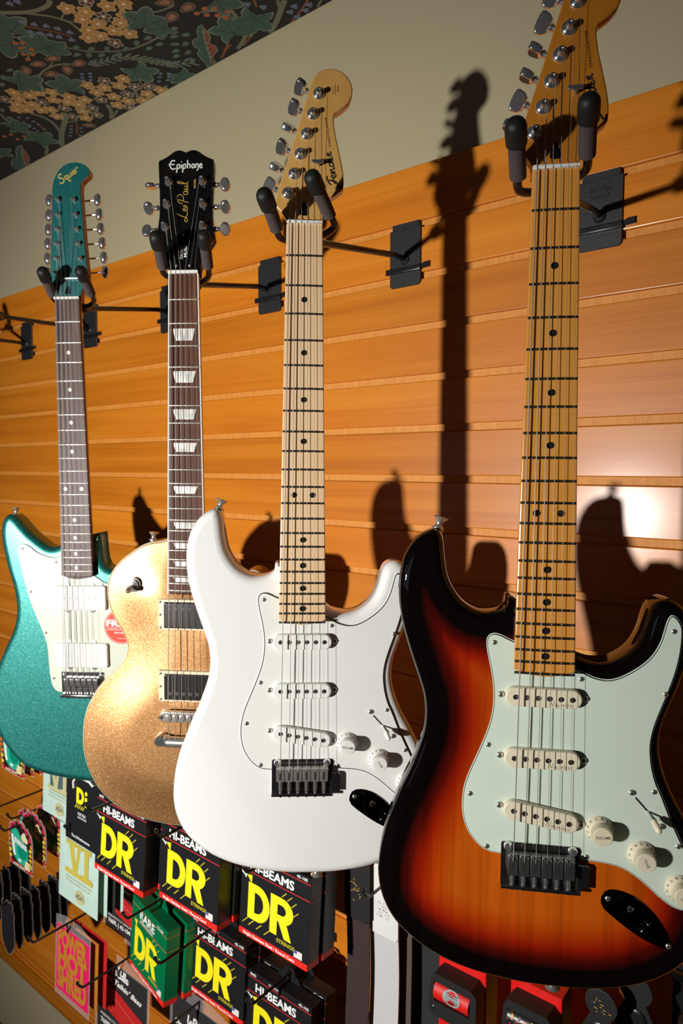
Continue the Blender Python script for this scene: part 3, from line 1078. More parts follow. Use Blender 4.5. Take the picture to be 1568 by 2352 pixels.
def neck_back(root, mat, w0, w1, y0, y1, d0, d1, ztop=-6.0, head_y=6.0):
    """D-shaped shaft below the fretboard"""
    mb = MB()
    N = 14
    M = 11
    vs = []
    for i in range(N + 1):
        t = i / N
        y = y0 + (y1 - y0) * t
        w = (w0 + (w1 - w0) * max(0, min(1, (-y) / 470.0))) / 2
        d = d0 + (d1 - d0) * t
        for k in range(M):
            a = math.pi * k / (M - 1)
            x = -w * math.copysign(abs(math.cos(a)) ** 0.8, math.cos(a))
            z = ztop - (d + ztop) * math.sin(a) ** 0.9 if 0 < k < M - 1 else ztop
            vs.append((x, y, z))
    fs = []
    for i in range(N):
        for k in range(M - 1):
            fs.append((i * M + k, i * M + k + 1, (i + 1) * M + k + 1, (i + 1) * M + k))
        fs.append((i * M + M - 1, i * M, (i + 1) * M, (i + 1) * M + M - 1))
    fs.append(tuple(range(M))[::-1])
    fs.append(tuple(N * M + k for k in range(M)))
    mb.add(vs, fs)
    return mb.build('neck', mat, root, True, 50)


def fretboard(root, mat, w0, w1, scale, end, y_top=0.0, curve=5.5, thick=6.0, bev=1.3):
    h = lambda y: (w0 + (w1 - w0) * (-y) / 466.0) / 2
    o = [(-h(y_top), y_top)]
    for k in range(1, 12):
        y = y_top + (end + curve * 0.9 - y_top) * k / 11
        o.append((-h(y), y))
    for k in range(1, 10):
        t = k / 10
        o.append((-h(end) + 2 * h(end) * t, end + curve * 0.9 - curve * math.sin(math.pi * t) ** 0.8))
    for k in range(11, 0, -1):
        y = y_top + (end + curve * 0.9 - y_top) * k / 11
        o.append((h(y), y))
    o.append((h(y_top), y_top))
    mb = MB()
    mb.prism(o, -thick, 0.0, bev, 2)
    # camber: the playing surface is a little lower at its edges
    mb.v = [(x, y, z - (x * x) / 480.0 if z > -thick + 0.5 else z) for x, y, z in mb.v]
    return mb.build('fretboard', mat, root, True, 35), h


def frets(root, mat, n, scale, h, inset_end=0.4, rad=1.25, high=1.05):
    for i in range(1, n + 1):
        y = fret_y(i, scale)
        w = h(y) - inset_end
        mb = MB()
        X = np.linspace(-w, w, 7)
        sec = [(-rad, -0.4), (-rad, 0.2), (-rad * 0.55, high * 0.85), (0, high), (rad * 0.55, high * 0.85), (rad, 0.2), (rad, -0.4)]
        vs = []
        for x in X:
            e = 0.0 if abs(x) < w - 0.1 else 0.35
            for (a, b) in sec:
                vs.append((x, y + a, b - e * (b > 0.3) - x * x / 480.0))
        m = len(sec)
        fs = [(i2 * m + k, (i2 + 1) * m + k, (i2 + 1) * m + (k + 1) % m, i2 * m + (k + 1) % m) for i2 in range(len(X) - 1) for k in range(m)]
        fs += [tuple(range(m)), tuple((len(X) - 1) * m + k for k in range(m))[::-1]]
        mb.add(vs, fs)
        mb.build('fret', mat, root, True, 50)


def dots(root, mat, scale, n, r=3.1, sep=10.9):
    pts = []
    for k in (3, 5, 7, 9, 12, 15, 17, 19, 21):
        if k > n:
            continue
        y = (fret_y(k, scale) + fret_y(k - 1, scale)) / 2
        pts += [(-sep, y), (sep, y)] if k == 12 else [(0, y)]
    for x, y in pts:
        mb = MB()
        z = -x * x / 480.0
        mb.lathe([(r, z - 1.5), (r, z + 0.06), (r * 0.8, z + 0.09)], (x, y, 0), (0, 0, 1), 18)
        mb.build('fret_marker', mat, root)


def screw(mb, x, y, z, r=2.7, h=1.3):
    mb.lathe([(r, -0.3), (r, h * 0.35), (r * 0.8, h * 0.8), (r * 0.45, h)], (x, y, z), (0, 0, 1), 12)
    return mb


def screw_obj(root, x, y, z, r=2.7, h=1.3, mat='nickel', name='screw'):
    mb = MB()
    screw(mb, x, y, z, r, h)
    mb.mat(1)
    for a in (0.4, 0.4 + math.pi / 2):
        mb.ribbon([(x - 0.55 * r * math.cos(a), y - 0.55 * r * math.sin(a)), (x + 0.55 * r * math.cos(a), y + 0.55 * r * math.sin(a))], 0.55, z + h + 0.05, 1)
    return mb.build(name, [mat, 'ink_black'], root)


def string_run(root, pts, r, mat):
    mb = MB()
    mb.tube(pts, r, 6)
    return mb.build('string', mat, root)


def stroke_word(strokes, k, x, y, rot, width, z, mb):
    """hand-lettered word: strokes in its own units, scaled k, turned, placed"""
    c, s = math.cos(rot), math.sin(rot)
    for st in strokes:
        w = width
        if isinstance(st[0], (int, float)):
            w, st = width * st[0], st[1]
        mb.ribbon([(x + (a * c - b * s) * k, y + (a * s + b * c) * k) for a, b in st], w, z, 5)


# hand-lettered words (units: x-height about 1)
W_FENDER = [
    (1.25, [(0.1, -0.9), (-0.45, -0.75), (-0.5, -0.25), (0.1, 0.0), (0.75, 0.3), (1.15, 1.0), (1.35, 1.7)]),
    (1.1, [(0.3, 1.35), (0.9, 1.75), (1.6, 1.95), (2.3, 1.8)]),
    (1.1, [(0.35, 0.55), (0.9, 0.62), (1.5, 0.75)]),
    [(1.75, 0.45), (2.2, 0.65), (2.15, 1.0), (1.75, 0.85), (1.65, 0.35), (2.0, 0.02), (2.5, 0.3)],
    [(2.5, 0.3), (2.75, 0.95), (2.7, 0.05), (3.05, 0.8), (3.4, 0.9), (3.35, 0.3), (3.55, 0.02), (3.85, 0.3)],
    [(4.75, 0.85), (4.25, 0.9), (4.0, 0.35), (4.35, 0.02), (4.75, 0.45), (4.95, 1.2), (5.1, 1.95)],
    [(4.95, 1.2), (4.85, 0.3), (5.1, 0.05)],
    [(5.75, 0.95), (5.4, 0.95), (5.35, 0.6), (5.7, 0.5), (5.3, 0.3), (5.4, 0.02), (5.95, 0.15)],
    [(6.1, 0.9), (6.25, 0.5), (6.15, 0.02)],
    [(6.15, 0.6), (6.5, 1.0), (6.75, 0.85), (6.5, 0.5), (6.75, 0.1), (7.0, 0.25)],
]
W_SQUIER = [
    (1.2, [(1.25, 1.75), (0.9, 2.05), (0.35, 1.8), (0.3, 1.3), (0.85, 0.95), (1.05, 0.45), (0.6, 0.0), (0.0, 0.1), (-0.15, 0.45)]),
    [(2.1, 0.9), (1.65, 0.95), (1.5, 0.4), (1.8, 0.1), (2.1, 0.5), (2.15, 0.95), (2.05, -0.3), (2.15, -0.75), (2.4, -0.45)],
    [(2.45, 0.95), (2.4, 0.3), (2.65, 0.08), (3.0, 0.5), (3.05, 0.95), (3.0, 0.3), (3.25, 0.1)],
    [(3.45, 0.9), (3.4, 0.3), (3.65, 0.1)],
    [(3.55, 1.35), (3.6, 1.45)],
    [(3.85, 0.45), (4.2, 0.65), (4.1, 0.95), (3.85, 0.75), (3.85, 0.3), (4.15, 0.08), (4.45, 0.35)],
    [(4.55, 0.95), (4.6, 0.1)],
    [(4.6, 0.6), (4.9, 0.98), (5.3, 1.0), (5.35, 0.8)],
]
W_EPIPHONE = [
    (1.5, [(1.15, 1.65), (0.55, 1.75), (0.15, 1.2), (0.15, 0.5), (0.6, 0.0), (1.25, 0.15)]),
    (1.4, [(-0.25, 0.95), (0.4, 0.98), (1.05, 0.95)]),
    (1.5, [(1.6, 0.95), (1.55, 0.3), (1.45, -0.75)]), (1.3, [(1.55, 0.8), (1.95, 0.95), (2.1, 0.5), (1.9, 0.08), (1.6, 0.1)]),
    (1.5, [(2.45, 0.92), (2.42, 0.08)]), (1.5, [(2.47, 1.35), (2.49, 1.5)]),
    (1.5, [(2.85, 0.95), (2.8, 0.3), (2.7, -0.75)]), (1.3, [(2.8, 0.8), (3.2, 0.95), (3.35, 0.5), (3.15, 0.08), (2.85, 0.1)]),
    (1.5, [(3.75, 1.75), (3.72, 0.05)]), (1.3, [(3.72, 0.6), (4.0, 0.95), (4.25, 0.75), (4.25, 0.05)]),
    (1.4, [(4.85, 0.95), (4.6, 0.55), (4.8, 0.08), (5.1, 0.3), (5.1, 0.75), (4.85, 0.95)]),
    (1.5, [(5.45, 0.95), (5.42, 0.05)]), (1.4, [(5.42, 0.6), (5.75, 0.95), (5.98, 0.7), (5.95, -0.1), (5.6, -0.45)]),
    (1.4, [(6.25, 0.5), (6.7, 0.55), (6.6, 0.92), (6.3, 0.75), (6.3, 0.25), (6.6, 0.05), (6.85, 0.25)]),
]
W_LESPAUL = [
    [(0.9, 2.0), (0.5, 1.2), (0.2, 0.3), (-0.3, 0.0), (-0.6, 0.3), (-0.2, 0.55), (0.5, 0.15), (1.3, 0.1)],
    [(1.45, 0.4), (1.85, 0.6), (1.8, 0.95), (1.5, 0.75), (1.5, 0.2), (1.9, 0.1), (2.2, 0.6), (2.35, 0.9), (2.45, 0.4), (2.15, 0.08)],
    [(3.6, 1.9), (3.3, 1.0), (3.0, -0.1)], [(2.8, 1.0), (3.0, 1.7), (3.9, 2.2), (4.5, 1.7), (4.2, 1.05), (3.4, 0.85)],
    [(5.1, 0.85), (4.6, 0.85), (4.5, 0.25), (4.9, 0.1), (5.15, 0.8), (5.15, 0.2), (5.4, 0.15), (5.55, 0.85), (5.6, 0.2), (5.95, 0.2), (6.05, 0.85), (6.1, 0.2), (6.4, 0.3), (6.9, 1.6), (6.8, 2.2), (6.55, 1.5), (6.6, 0.3), (6.95, 0.15)],
]
W_NOISELESS = [
    [(0.0, 0.0), (0.3, 1.2), (0.75, 0.0), (1.15, 1.4)], [(1.6, 0.6), (1.35, 0.3), (1.6, 0.0), (1.85, 0.3), (1.6, 0.6)], [(2.15, 0.6), (2.15, 0.0), (2.45, 0.1)],
    [(2.9, 0.6), (2.65, 0.45), (2.9, 0.2), (2.6, 0.0)], [(3.1, 0.3), (3.4, 0.45), (3.2, 0.6), (3.15, 0.1), (3.5, 0.05)], [(3.9, 1.1), (3.75, 0.1), (4.0, 0.05)],
    [(4.1, 0.3), (4.4, 0.45), (4.2, 0.6), (4.15, 0.1), (4.5, 0.05)], [(5.0, 0.6), (4.75, 0.45), (5.0, 0.2), (4.7, 0.0)], [(5.6, 0.6), (5.35, 0.45), (5.6, 0.2), (5.3, 0.0)],
]

STRAT = [(-27, -398), (-34.5, -407), (-44.5, -412), (-60, -412.5), (-75, -404.5), (-85, -392.5), (-91.5, -379), (-94.8, -362), (-96.5, -345), (-99, -336.5), (-105, -332),
         (-114, -335), (-123, -341.5), (-131, -351.5), (-136.5, -364), (-139.5, -380), (-140, -396), (-138.5, -413), (-135, -431), (-129.5, -450), (-123.5, -468), (-118, -484),
         (-113.8, -498), (-112, -512), (-112, -524), (-114, -538), (-119, -554), (-126, -573), (-134, -591), (-142, -611.5), (-150, -633.5), (-155, -655), (-157.5, -675), (-158, -690),
         (-156, -706), (-152, -719), (-146, -731), (-138, -741.5), (-126, -752), (-111, -762), (-91, -771), (-67, -777.5), (-40, -781.5), (-10, -784), (20, -784.5), (50, -783),
         (80, -778), (105, -769.5), (125, -758), (142, -742), (154, -722), (160, -700), (161, -678), (157.5, -655), (149, -630), (137, -605), (124, -581), (115, -558), (111, -538),
         (112.5, -518), (118, -500), (126, -478), (133, -455), (136, -435), (134.5, -416), (128, -402.5), (119.5, -395.8), (112.5, -394), (105, -396.5), (99.5, -402), (96, -412),
         (92, -427), (85.5, -440.5), (76, -450), (64, -456.5), (50, -458), (38, -455), (29, -449)]
STRAT_GUARD = [(-27, -438.5), (-40.5, -432.5), (-48, -431.8), (-52.8, -436), (-53.5, -443), (-51.8, -454), (-48.8, -467.5), (-46.6, -481), (-45.8, -494.5), (-46.5, -506.5), (-49, -520),
               (-53.5, -534), (-60.5, -552), (-67.5, -569), (-72, -583), (-74, -596), (-73.6, -612), (-69, -627.5), (-60, -640.5), (-49.5, -647.8), (-37, -649.8), (-20, -650), (10, -649.5), (38, -648.9),
               (50.6, -649.6), (65, -650.8), (78, -654), (90.4, -661), (101.5, -669.8), (112, -679), (123, -686.5), (133, -689.5), (141, -688.5), (147, -683), (149, -674), (147, -663),
               (141, -646), (131, -624.9), (126.7, -615.7), (119.5, -599.6), (111.2, -578.7), (106.4, -568.3), (103, -556.6), (101, -544.8), (100.4, -533), (101.8, -521), (105.7, -506.4),
               (112.5, -487), (118.8, -467.8), (122.8, -451), (124.9, -435), (124.9, -420), (121.6, -412.5), (117.8, -408.6), (114.4, -408), (111.2, -413), (108.8, -422.3), (105.7, -433.5),
               (100, -445), (91.5, -454.7), (79.5, -463.7), (67.3, -470), (56.7, -471.5), (46, -469.3), (37, -465), (30, -461), (10, -452)]
STRAT_HEAD = [(-21, -4), (-21, 4.5), (-22, 8.5), (-26, 13.6), (-31.6, 18.6), (-34.1, 21.8), (-34.3, 25.1), (-31.7, 37.5), (-27, 52.7), (-20.4, 72.7), (-12.8, 97.3), (-5.3, 122.9), (1.3, 144.6),
              (6, 159.7), (9.8, 168.2), (13.6, 173), (19.3, 176.5), (26, 178.3), (33.7, 178.4), (41.4, 175.9), (48.2, 170.6), (52.6, 164.2), (54.6, 156.8), (54.2, 149.4), (51.3, 141.8),
              (45.6, 135.9), (38.9, 131), (34.6, 128), (33, 124.2), (33.2, 117.7), (35.3, 103.7), (39.3, 86.9), (42.8, 71.9), (44.8, 60.6), (45.4, 50.2), (44.6, 42), (38, 36.5), (29.5, 31),
              (25, 24), (22.5, 16), (21.3, 8), (21, 3), (21, -4)]
STRAT_POSTS = [(-19.8, 35.9), (-12.5, 58.1), (-5.5, 80.7), (1.6, 103.5), (8.6, 126.3), (15.5, 149.3)]


def tuner(root, px, py, zf, ux, uy, reach, ang, btn='bar', bush=7.0, mat='chrome', post_h=9.0, housing=True, zoff=-21.0):
    """post with bushing, shaft and button; ux,uy: direction of the shaft in the head plane"""
    mb = MB()
    mb.lathe([(bush, 0), (bush, 0.8), (bush * 0.9, 1.8), (bush * 0.55, 3.0), (3.2, 3.3), (3.0, 5.0), (2.5, 6.2), (3.0, 7.4), (3.0, post_h), (1.4, post_h + 0.3), (1.2, post_h - 0.8)], (px, py, zf), (0, 0, 1), 20)
    o = mb.build('tuning_post', mat, root)
    zb = zf + zoff
    if housing:
        mb = MB()
        R = Matrix.Rotation(math.atan2(uy, ux), 3, 'Z')
        mb.box((px + ux * 2, py + uy * 2, zb + 1), (22, 13, 10), 2.5, R, 2)
        mb.build('gear_housing', mat, o)
    mb = MB()
    s = Vector((px + ux * 4, py + uy * 4, zb))
    e = Vector((px + ux * reach, py + uy * reach, zb))
    d = (e - s).normalized()
    mb.cyl(s, e, 1.9, None, 10)
    mb.lathe([(3.2, -8.5), (3.9, -7.5), (3.9, -5.0), (2.6, -4.3), (2.6, -3.6), (3.4, -3.0), (3.4, -1.0), (2.2, 0)], e, d, 14)
    mb.build('shaft', mat, o)
    mb = MB()
    side = Vector((-d.y, d.x, 0))
    q = Matrix.Rotation(ang, 3, d)
    a1, a2 = q @ side, q @ Vector((0, 0, 1))

    def P(l, m, n):
        return e + d * l + a1 * m + a2 * n
    if btn == 'bar':
        o2 = [(0, -6.0), (0, 6.0), (3.5, 8.6), (9.5, 9.8), (12.0, 8.6), (13.0, 5.0), (13.4, 0), (13.0, -5.0), (12.0, -8.6), (9.5, -9.8), (3.5, -8.6)]
        tk = 3.7
    else:
        o2 = [(7.5 + 7.5 * math.cos(t), 9.6 * math.sin(t)) for t in [2 * math.pi * k / 18 for k in range(18)]]
        tk = 3.4
    m2 = MB()
    m2.prism(o2, -tk, tk, 1.6 if btn == 'bar' else 3.0, 3, 1.6 if btn == 'bar' else 3.0)
    m2.v = [tuple(P(a, b, c)) for a, b, c in m2.v]
    m2.build('tuner_button', mat, o, True, 45)
    return o


def knob(root, x, y, z, mat, word, rot, ink='ink_grey'):
    mb = MB()
    mb.lathe([(13.0, 0), (13.0, 0.8), (12.4, 2.2), (10.6, 5.2), (9.4, 6.6), (9.2, 7.2), (8.9, 16.0), (8.4, 16.7), (0.6, 16.9)], (x, y, z), (0, 0, 1), 40)
    o = mb.build('control_knob', mat, root, True, 30)
    # knurled grip
    mb = MB()
    for k in range(36):
        a = 2 * math.pi * k / 36
        c, s = math.cos(a), math.sin(a)
        mb.box((x + 9.15 * c, y + 9.15 * s, z + 11.6), (0.5, 0.75, 8.6), 0, Matrix.Rotation(a, 3, 'Z'))
    mb.build('knurling', mat, o, False)
    mb = MB()
    mb.text(word, x + 1.3 * math.sin(rot), y - 1.3 * math.cos(rot), z + 17.0, 2.7, 13.2 if word == 'VOLUME' else 8.6, rot, 0.012, 0, 'c')
    for i in range(1, 11):
        a = rot + math.radians(205 - 27 * i) + math.pi / 2
        # numerals on the sloping skirt
        vs, fs, tw = text_geo(str(i), 0.015, 0)
        k = 3.0 / 0.7
        rad = Vector((math.cos(a), math.sin(a), 0))
        tan = Vector((-math.sin(a), math.cos(a), 0)) * -1
        slope = (Vector((0, 0, 5.2 - 2.2)) - rad * (12.4 - 10.6)).normalized()
        base = Vector((x, y, z)) + rad * 12.25 + Vector((0, 0, 2.55))
        out = slope.cross(tan) if slope.cross(tan).dot(rad) > 0 else tan.cross(slope)
        mb.add([base + tan * ((p - tw / 2) * k) + slope * (q * k * 0.8) + out * 0.12 for p, q in vs], fs)
    mb.build('knob_lettering', ink, o, False)
    return o


def strap_button(root, x, y, z, dx, dy, mat='nickel'):
    mb = MB()
    mb.lathe([(6.2, -1.5), (6.2, 0.6), (4.6, 1.2), (3.4, 3.0), (3.4, 6.0), (5.2, 8.8), (7.6, 10.8), (7.4, 11.8), (2.5, 12.2)], (x, y, z), (dx, dy, 0), 20)
    return mb.build('strap_button', mat, root)


def strat(pose_key, label, body_mat, guard_mat, plies, plastic, pu_mat, board_mat, head_mat, amber, lettering, block_saddles, letter_y):
    root = empty('electric_guitar', POSES[pose_key])
    tag(root, label, 'guitar', 'electric guitars hanging in a row')
    ZB = -13.0
    jc = Vector((95.0, -704.0))
    ja = math.atan2(-0.66, 0.75)
    jh = [(jc.x + 20.5 * math.cos(t) * math.cos(ja) - 8.2 * math.sin(t) * math.sin(ja), jc.y + 20.5 * math.cos(t) * math.sin(ja) + 8.2 * math.sin(t) * math.cos(ja)) for t in [2 * math.pi * k / 22 for k in range(22)]]

    def contour(x, y, d):
        # the forearm bevel of the lower bass bout
        s = (-x * 0.86 - y * 0.5) - 395.0
        return -0.0036 * max(0.0, s) ** 1.7 if s > 0 else 0.0
    body(root, 'body', STRAT, ZB, ZB - 45, 11.0, body_mat, contour, [jh])
    # pickguard of three plies with a bevelled edge
    g = resample(ccw(cr(STRAT_GUARD, 4)), 3.0)
    pg = MB()
    pg.prism(inset(g, 1.5), ZB + 1.45, ZB + 2.2, 0.3, 1)
    pg = pg.build('pickguard', guard_mat, root)
    m = MB()
    m.prism(g, ZB - 0.3, ZB + 0.75)
    m.build('guard_ply', plies[0], pg)
    m = MB()
    m.prism(inset(g, plies[3]), ZB + 0.7, ZB + 1.5)
    m.build('guard_ply', plies[1], pg)
    ZG = ZB + 2.2
    for x, y in [(-46, -440.5), (-49.8, -541.5), (-66.5, -591.5), (-49.5, -643), (35.5, -472.2), (111.5, -482.5), (117, -423), (104, -576.5), (127, -627), (44.3, -645), (140, -681)]:
        screw_obj(pg, x, y, ZG, 2.5, 1.2)
    # pickups
    for cy, ang in ((-490.8, 0.0), (-550.6, 0.0), (-606.6, -9.3)):
        a = math.radians(ang)
        R = Matrix.Rotation(a, 2)
        T = lambda x, y: (x * math.cos(a) - y * math.sin(a) + 0.3, x * math.sin(a) + y * math.cos(a) + cy)
        o = []
        for k in range(13):
            t = math.pi / 2 - math.pi * k / 12
            o.append((26.3 + 9.2 * math.cos(t), 9.2 * math.sin(t)))
        for k in range(13):
            t = -math.pi / 2 - math.pi * k / 12
            o.append((-26.3 + 9.2 * math.cos(t), 9.2 * math.sin(t)))
        mb = MB()
        mb.prism([T(*p) for p in o], ZG - 0.5, -3.6, 1.3, 3)
        pu = mb.build('pickup', pu_mat, root)
        for k in range(6):
            px, py = T(-26.1 + 10.45 * k, 0)
            mb = MB()
            mb.lathe([(2.45, -6), (2.45, -2.9), (2.1, -2.5)], (px, py, 0), (0, 0, 1), 16)
            mb.build('pole_piece', 'pole_steel', pu)
        for sx in (-39.2, 39.2):
            px, py = T(sx, 0)
            screw_obj(pu, px, py, ZG + 0.6, 3.1, 1.8)
        if lettering:
            mb = MB()
            x0, y0 = T(5.5, -7.0)
            stroke_word(W_NOISELESS, 3.9, x0, y0, a, 0.42, -3.5, mb)
            mb.build('pickup_lettering', 'ink_grey', pu, False)
    # knobs
    knob(root, 55.5, -616.5, ZG, plastic, 'VOLUME', math.radians(-8 if not amber else 4), 'ink_grey')
    knob(root, 94.5, -637.5, ZG, plastic, 'TONE', math.radians(-52 if not amber else -62), 'ink_grey')
    knob(root, 129.0, -667.0, ZG, plastic, 'TONE', math.radians(-40 if not amber else 30), 'ink_grey')
    # blade switch
    mb = MB()
    mb.ribbon([(87.5, -583), (107, -604.5)], 1.7, ZG + 0.08, 1)
    slot = mb.build('switch_slot', 'ink_black', root, False)
    screw_obj(slot, 84.0, -578.5, ZG, 3.2, 2.0)
    screw_obj(slot, 111.5, -609.0, ZG, 3.2, 2.0)
    mb = MB()
    mb.tube([(97.5, -594.2, ZG - 3), (99.5, -597.0, ZG + 4), (101.5, -600.0, ZG + 10)], 0.9, 8)
    lv = mb.build('switch_lever', 'chrome', root)
    mb = MB()
    mb.lathe([(1.8, 0), (2.6, 1.5), (3.2, 5), (3.1, 9.5), (2.4, 12), (1.0, 13)], (101.2, -599.4, ZG + 8.5), (0.30, -0.62, 0.72), 14)
    mb.build('switch_tip', plastic, lv)
    # bridge
    br = MB()
    o = [(-36, -637.5), (-34.5, -636), (37, -636), (38.5, -637.5), (38.5, -676), (37, -678.5), (-34.5, -678.5), (-36, -676)]
    br.prism(o, ZB - 0.5, -9.6, 0.7, 2)
    br.prism([(-36, -675.8), (38.5, -675.8), (38.5, -679.2), (-36, -679.2)], -9.8, -1.8, 0.8, 2)
    br.prism([(36, -652), (45.5, -652), (47.6, -654.5), (47.6, -675.5), (36, -675.5)], ZB - 0.5, -6.4, 1.0, 2)
    br = br.build('bridge', 'dark_chrome', root, True, 35)
    for sx in (-29.0, 31.5):
        mb = MB()
        mb.lathe([(4.6, 0), (4.6, 1.8), (3.6, 3.4), (1.2, 4.0)], (sx, -640.0, -9.6), (0, 0, 1), 16)
        mb.build('pivot_screw', 'chrome', br)
    for k in range(6):
        x = -26.0 + 10.5 * k + 1.0
        mb = MB()
        if block_saddles:
            mb.prism([(x - 4.95, -643), (x + 4.95, -643), (x + 4.95, -664), (x - 4.95, -664)], -7.4, 0.6, 0.8, 2)
        else:
            mb.prism([(x - 4.9, -643), (x + 4.9, -643), (x + 4.9, -661), (x - 4.9, -661)], -7.6, -2.0, 0.9, 2)
            mb.tube([(x - 4.9, -645.5, -0.6), (x, -645.5, -0.2), (x + 4.9, -645.5, -0.6)], 2.4, 10)
        sd = mb.build('saddle', 'satin_steel' if block_saddles else 'nickel', root, True, 35)
        mb = MB()
        zt = 0.66 if block_saddles else -1.94
        mb.prism([(x - 1.3, -649), (x - 0.6, -648.2), (x + 0.6, -648.2), (x + 1.3, -649), (x + 1.3, -658), (x + 0.6, -659), (x - 0.6, -659), (x - 1.3, -658)], zt - 1, zt)
        mb.build('string_slot', 'ink_black', sd, False)
        mb = MB()
        for dx in (-3.0, 3.0):
            mb.lathe([(1.4, -4), (1.4, 1.4), (0.7, 1.5), (0.7, 0.9)], (x + dx, -645.0 if not block_saddles else -644.9, zt), (0, 0, 1), 10)
        mb.build('height_screw', 'chrome', sd)
        mb = MB()
        y0 = -664 if block_saddles else -661
        mb.cyl((x, y0 + 1, -5.5), (x, -681.0, -5.5), 1.5, None, 10)
        for q in range(5):
            yy = y0 - 1 - q * 2.4
            mb.lathe([(2.6, 0), (2.6, 0.9)], (x, yy, -5.5), (0, -1, 0), 10)
        mb.build('intonation_screw', 'chrome', sd)
    # jack plate: boat shape with a scooped cup
    jo = ccw(cr([(58.8, -688.5), (61.5, -679.5), (69.5, -675.5), (82, -677.5), (95, -684), (107, -694.5), (116.5, -707.5), (122.5, -719), (125, -727), (119, -729), (108, -725.6),
                 (95, -719.5), (81.7, -711), (70, -702.3), (62, -695.5)], 4))
    mb = MB()
    n = 48
    A = resample(jo, 1.0)
    dd = np.array(A) - np.array([jc.x, jc.y])
    order = np.argsort(np.arctan2(dd[:, 1], dd[:, 0]))
    ang = np.arctan2(dd[order, 1], dd[order, 0])
    rad = np.linalg.norm(dd[order], axis=1)

    def outer(t, k=1.0):
        r = float(np.interp(t, ang, rad, period=2 * math.pi)) * k
        return (jc.x + r * math.cos(t), jc.y + r * math.sin(t))

    def el(t, k):
        # ellipse point in direction t, scaled k
        c, s = math.cos(t - ja), math.sin(t - ja)
        r = 1 / math.sqrt((c / 20.0) ** 2 + (s / 7.7) ** 2) * k
        return (jc.x + r * math.cos(t), jc.y + r * math.sin(t))
    rings = [(outer, 1.0, ZB - 0.4), (outer, 1.0, ZB + 0.9), (outer, 0.97, ZB + 1.5), (el, 1.10, ZB + 1.6), (el, 1.0, ZB + 1.0), (el, 0.92, ZB - 2.0), (el, 0.78, ZB - 6.5), (el, 0.55, ZB - 10.0), (el, 0.28, ZB - 11.5)]
    vs = []
    for fn, k, z in rings:
        for i in range(n):
            t = -math.pi + 2 * math.pi * i / n
            x, y = fn(t, k)
            vs.append((x, y, z))
    fs = [(i * n + k, i * n + (k + 1) % n, (i + 1) * n + (k + 1) % n, (i + 1) * n + k) for i in range(len(rings) - 1) for k in range(n)]
    fs.append(tuple((len(rings) - 1) * n + k for k in range(n)))
    mb.add(vs, fs)
    jp = mb.build('jack_plate', 'jack_chrome', root, True, 40)
    mb = MB()
    mb.lathe([(5.2, 0), (5.2, 3.0), (3.4, 3.2), (3.2, 0.5)], (jc.x - 10.5 * math.cos(ja), jc.y - 10.5 * math.sin(ja), ZB - 8.5), (0.55 * math.cos(ja), 0.55 * math.sin(ja), 0.84), 18)
    mb.build('jack_socket', 'chrome', jp)
    screw_obj(jp, 65.3, -684.5, ZB + 1.5, 2.7, 1.3)
    screw_obj(jp, 121.5, -725.5, ZB + 1.3, 2.7, 1.3)
    # neck, head
    neck_back(root, board_mat, 42, 56.2, 8, -440, 20.5, 24.0)
    fb, h = fretboard(root, board_mat, 42, 56.2, 648, -468.5, 4.8)
    frets(root, 'fret_wire', 22, 648, h)
    dots(root, 'dot_black', 648, 22)
    mb = MB()
    mb.prism(resample(ccw(STRAT_HEAD), 2.0), -19.5, -5.5, 1.6, 3, 1.6)
    hd = mb.build('headstock', head_mat, root, True, 40)
    mb = MB()
    mb.box((0, 1.8, 0.2), (42.0, 3.4, 3.8), 0.5)
    mb.build('nut', 'bone', root)
    ZH = -5.5
    mb = MB()
    mb.prism(cr([(-0.8, 27.0), (2.2, 22), (4.6, 16), (4.2, 11.8), (-0.5, 10.8), (-5.2, 11.8), (-5.4, 15.5), (-3.2, 22)], 3), ZH - 1.5, ZH + 0.4, 0.3, 1)
    mb.build('truss_rod_plug', 'black_gloss', hd)
    rnd = random.Random(11 if amber else 5)
    for i, (px, py) in enumerate(STRAT_POSTS):
        tuner(root, px, py, ZH, -0.885, 0.465, 17.5, rnd.choice([0.0, 0.25, 1.0, 1.35, -0.4, -1.1]), 'bar', 7.0, housing=False, zoff=-9.0)
    mb = MB()
    mb.cyl((14.8, 69.0, ZH), (14.8, 69.0, ZH + 7), 2.2)
    mb.box((14.8, 70.0, ZH + 7.2), (13.5, 4.2, 1.6), 0.5)
    mb.build('string_tree', 'chrome', root)
    mb = MB()
    ux = math.atan2(38.0, -8.0)
    stroke_word(W_FENDER, 5.6, 38.5, 46.5, ux, 1.55, ZH + 0.08, mb)
    mb.build('brand_script', 'ink_black', hd, False)
    mb = MB()
    mb.text('STRATOCASTER', 30.2, 90.5, ZH + 0.08, 2.5, 33.5, math.atan2(33.1, -5.5), 0.012)
    mb.build('model_lettering', 'ink_black', hd, False)
    if not amber:
        mb = MB()
        mb.text('Contour', 35.0, 149.0, ZH + 0.08, 2.0, 12.5, math.pi / 2, 0.01, 0.4)
        mb.text('Body', 38.5, 152.0, ZH + 0.08, 2.0, 8.0, math.pi / 2, 0.01, 0.4)
        mb.text('ORIGINAL', 31.8, 149.0, ZH + 0.08, 0.9, 10.0, math.pi / 2)
        mb.build('contour_lettering', 'ink_black', hd, False)
    # strings
    rad = [0.60, 0.48, 0.36, 0.25, 0.20, 0.16]
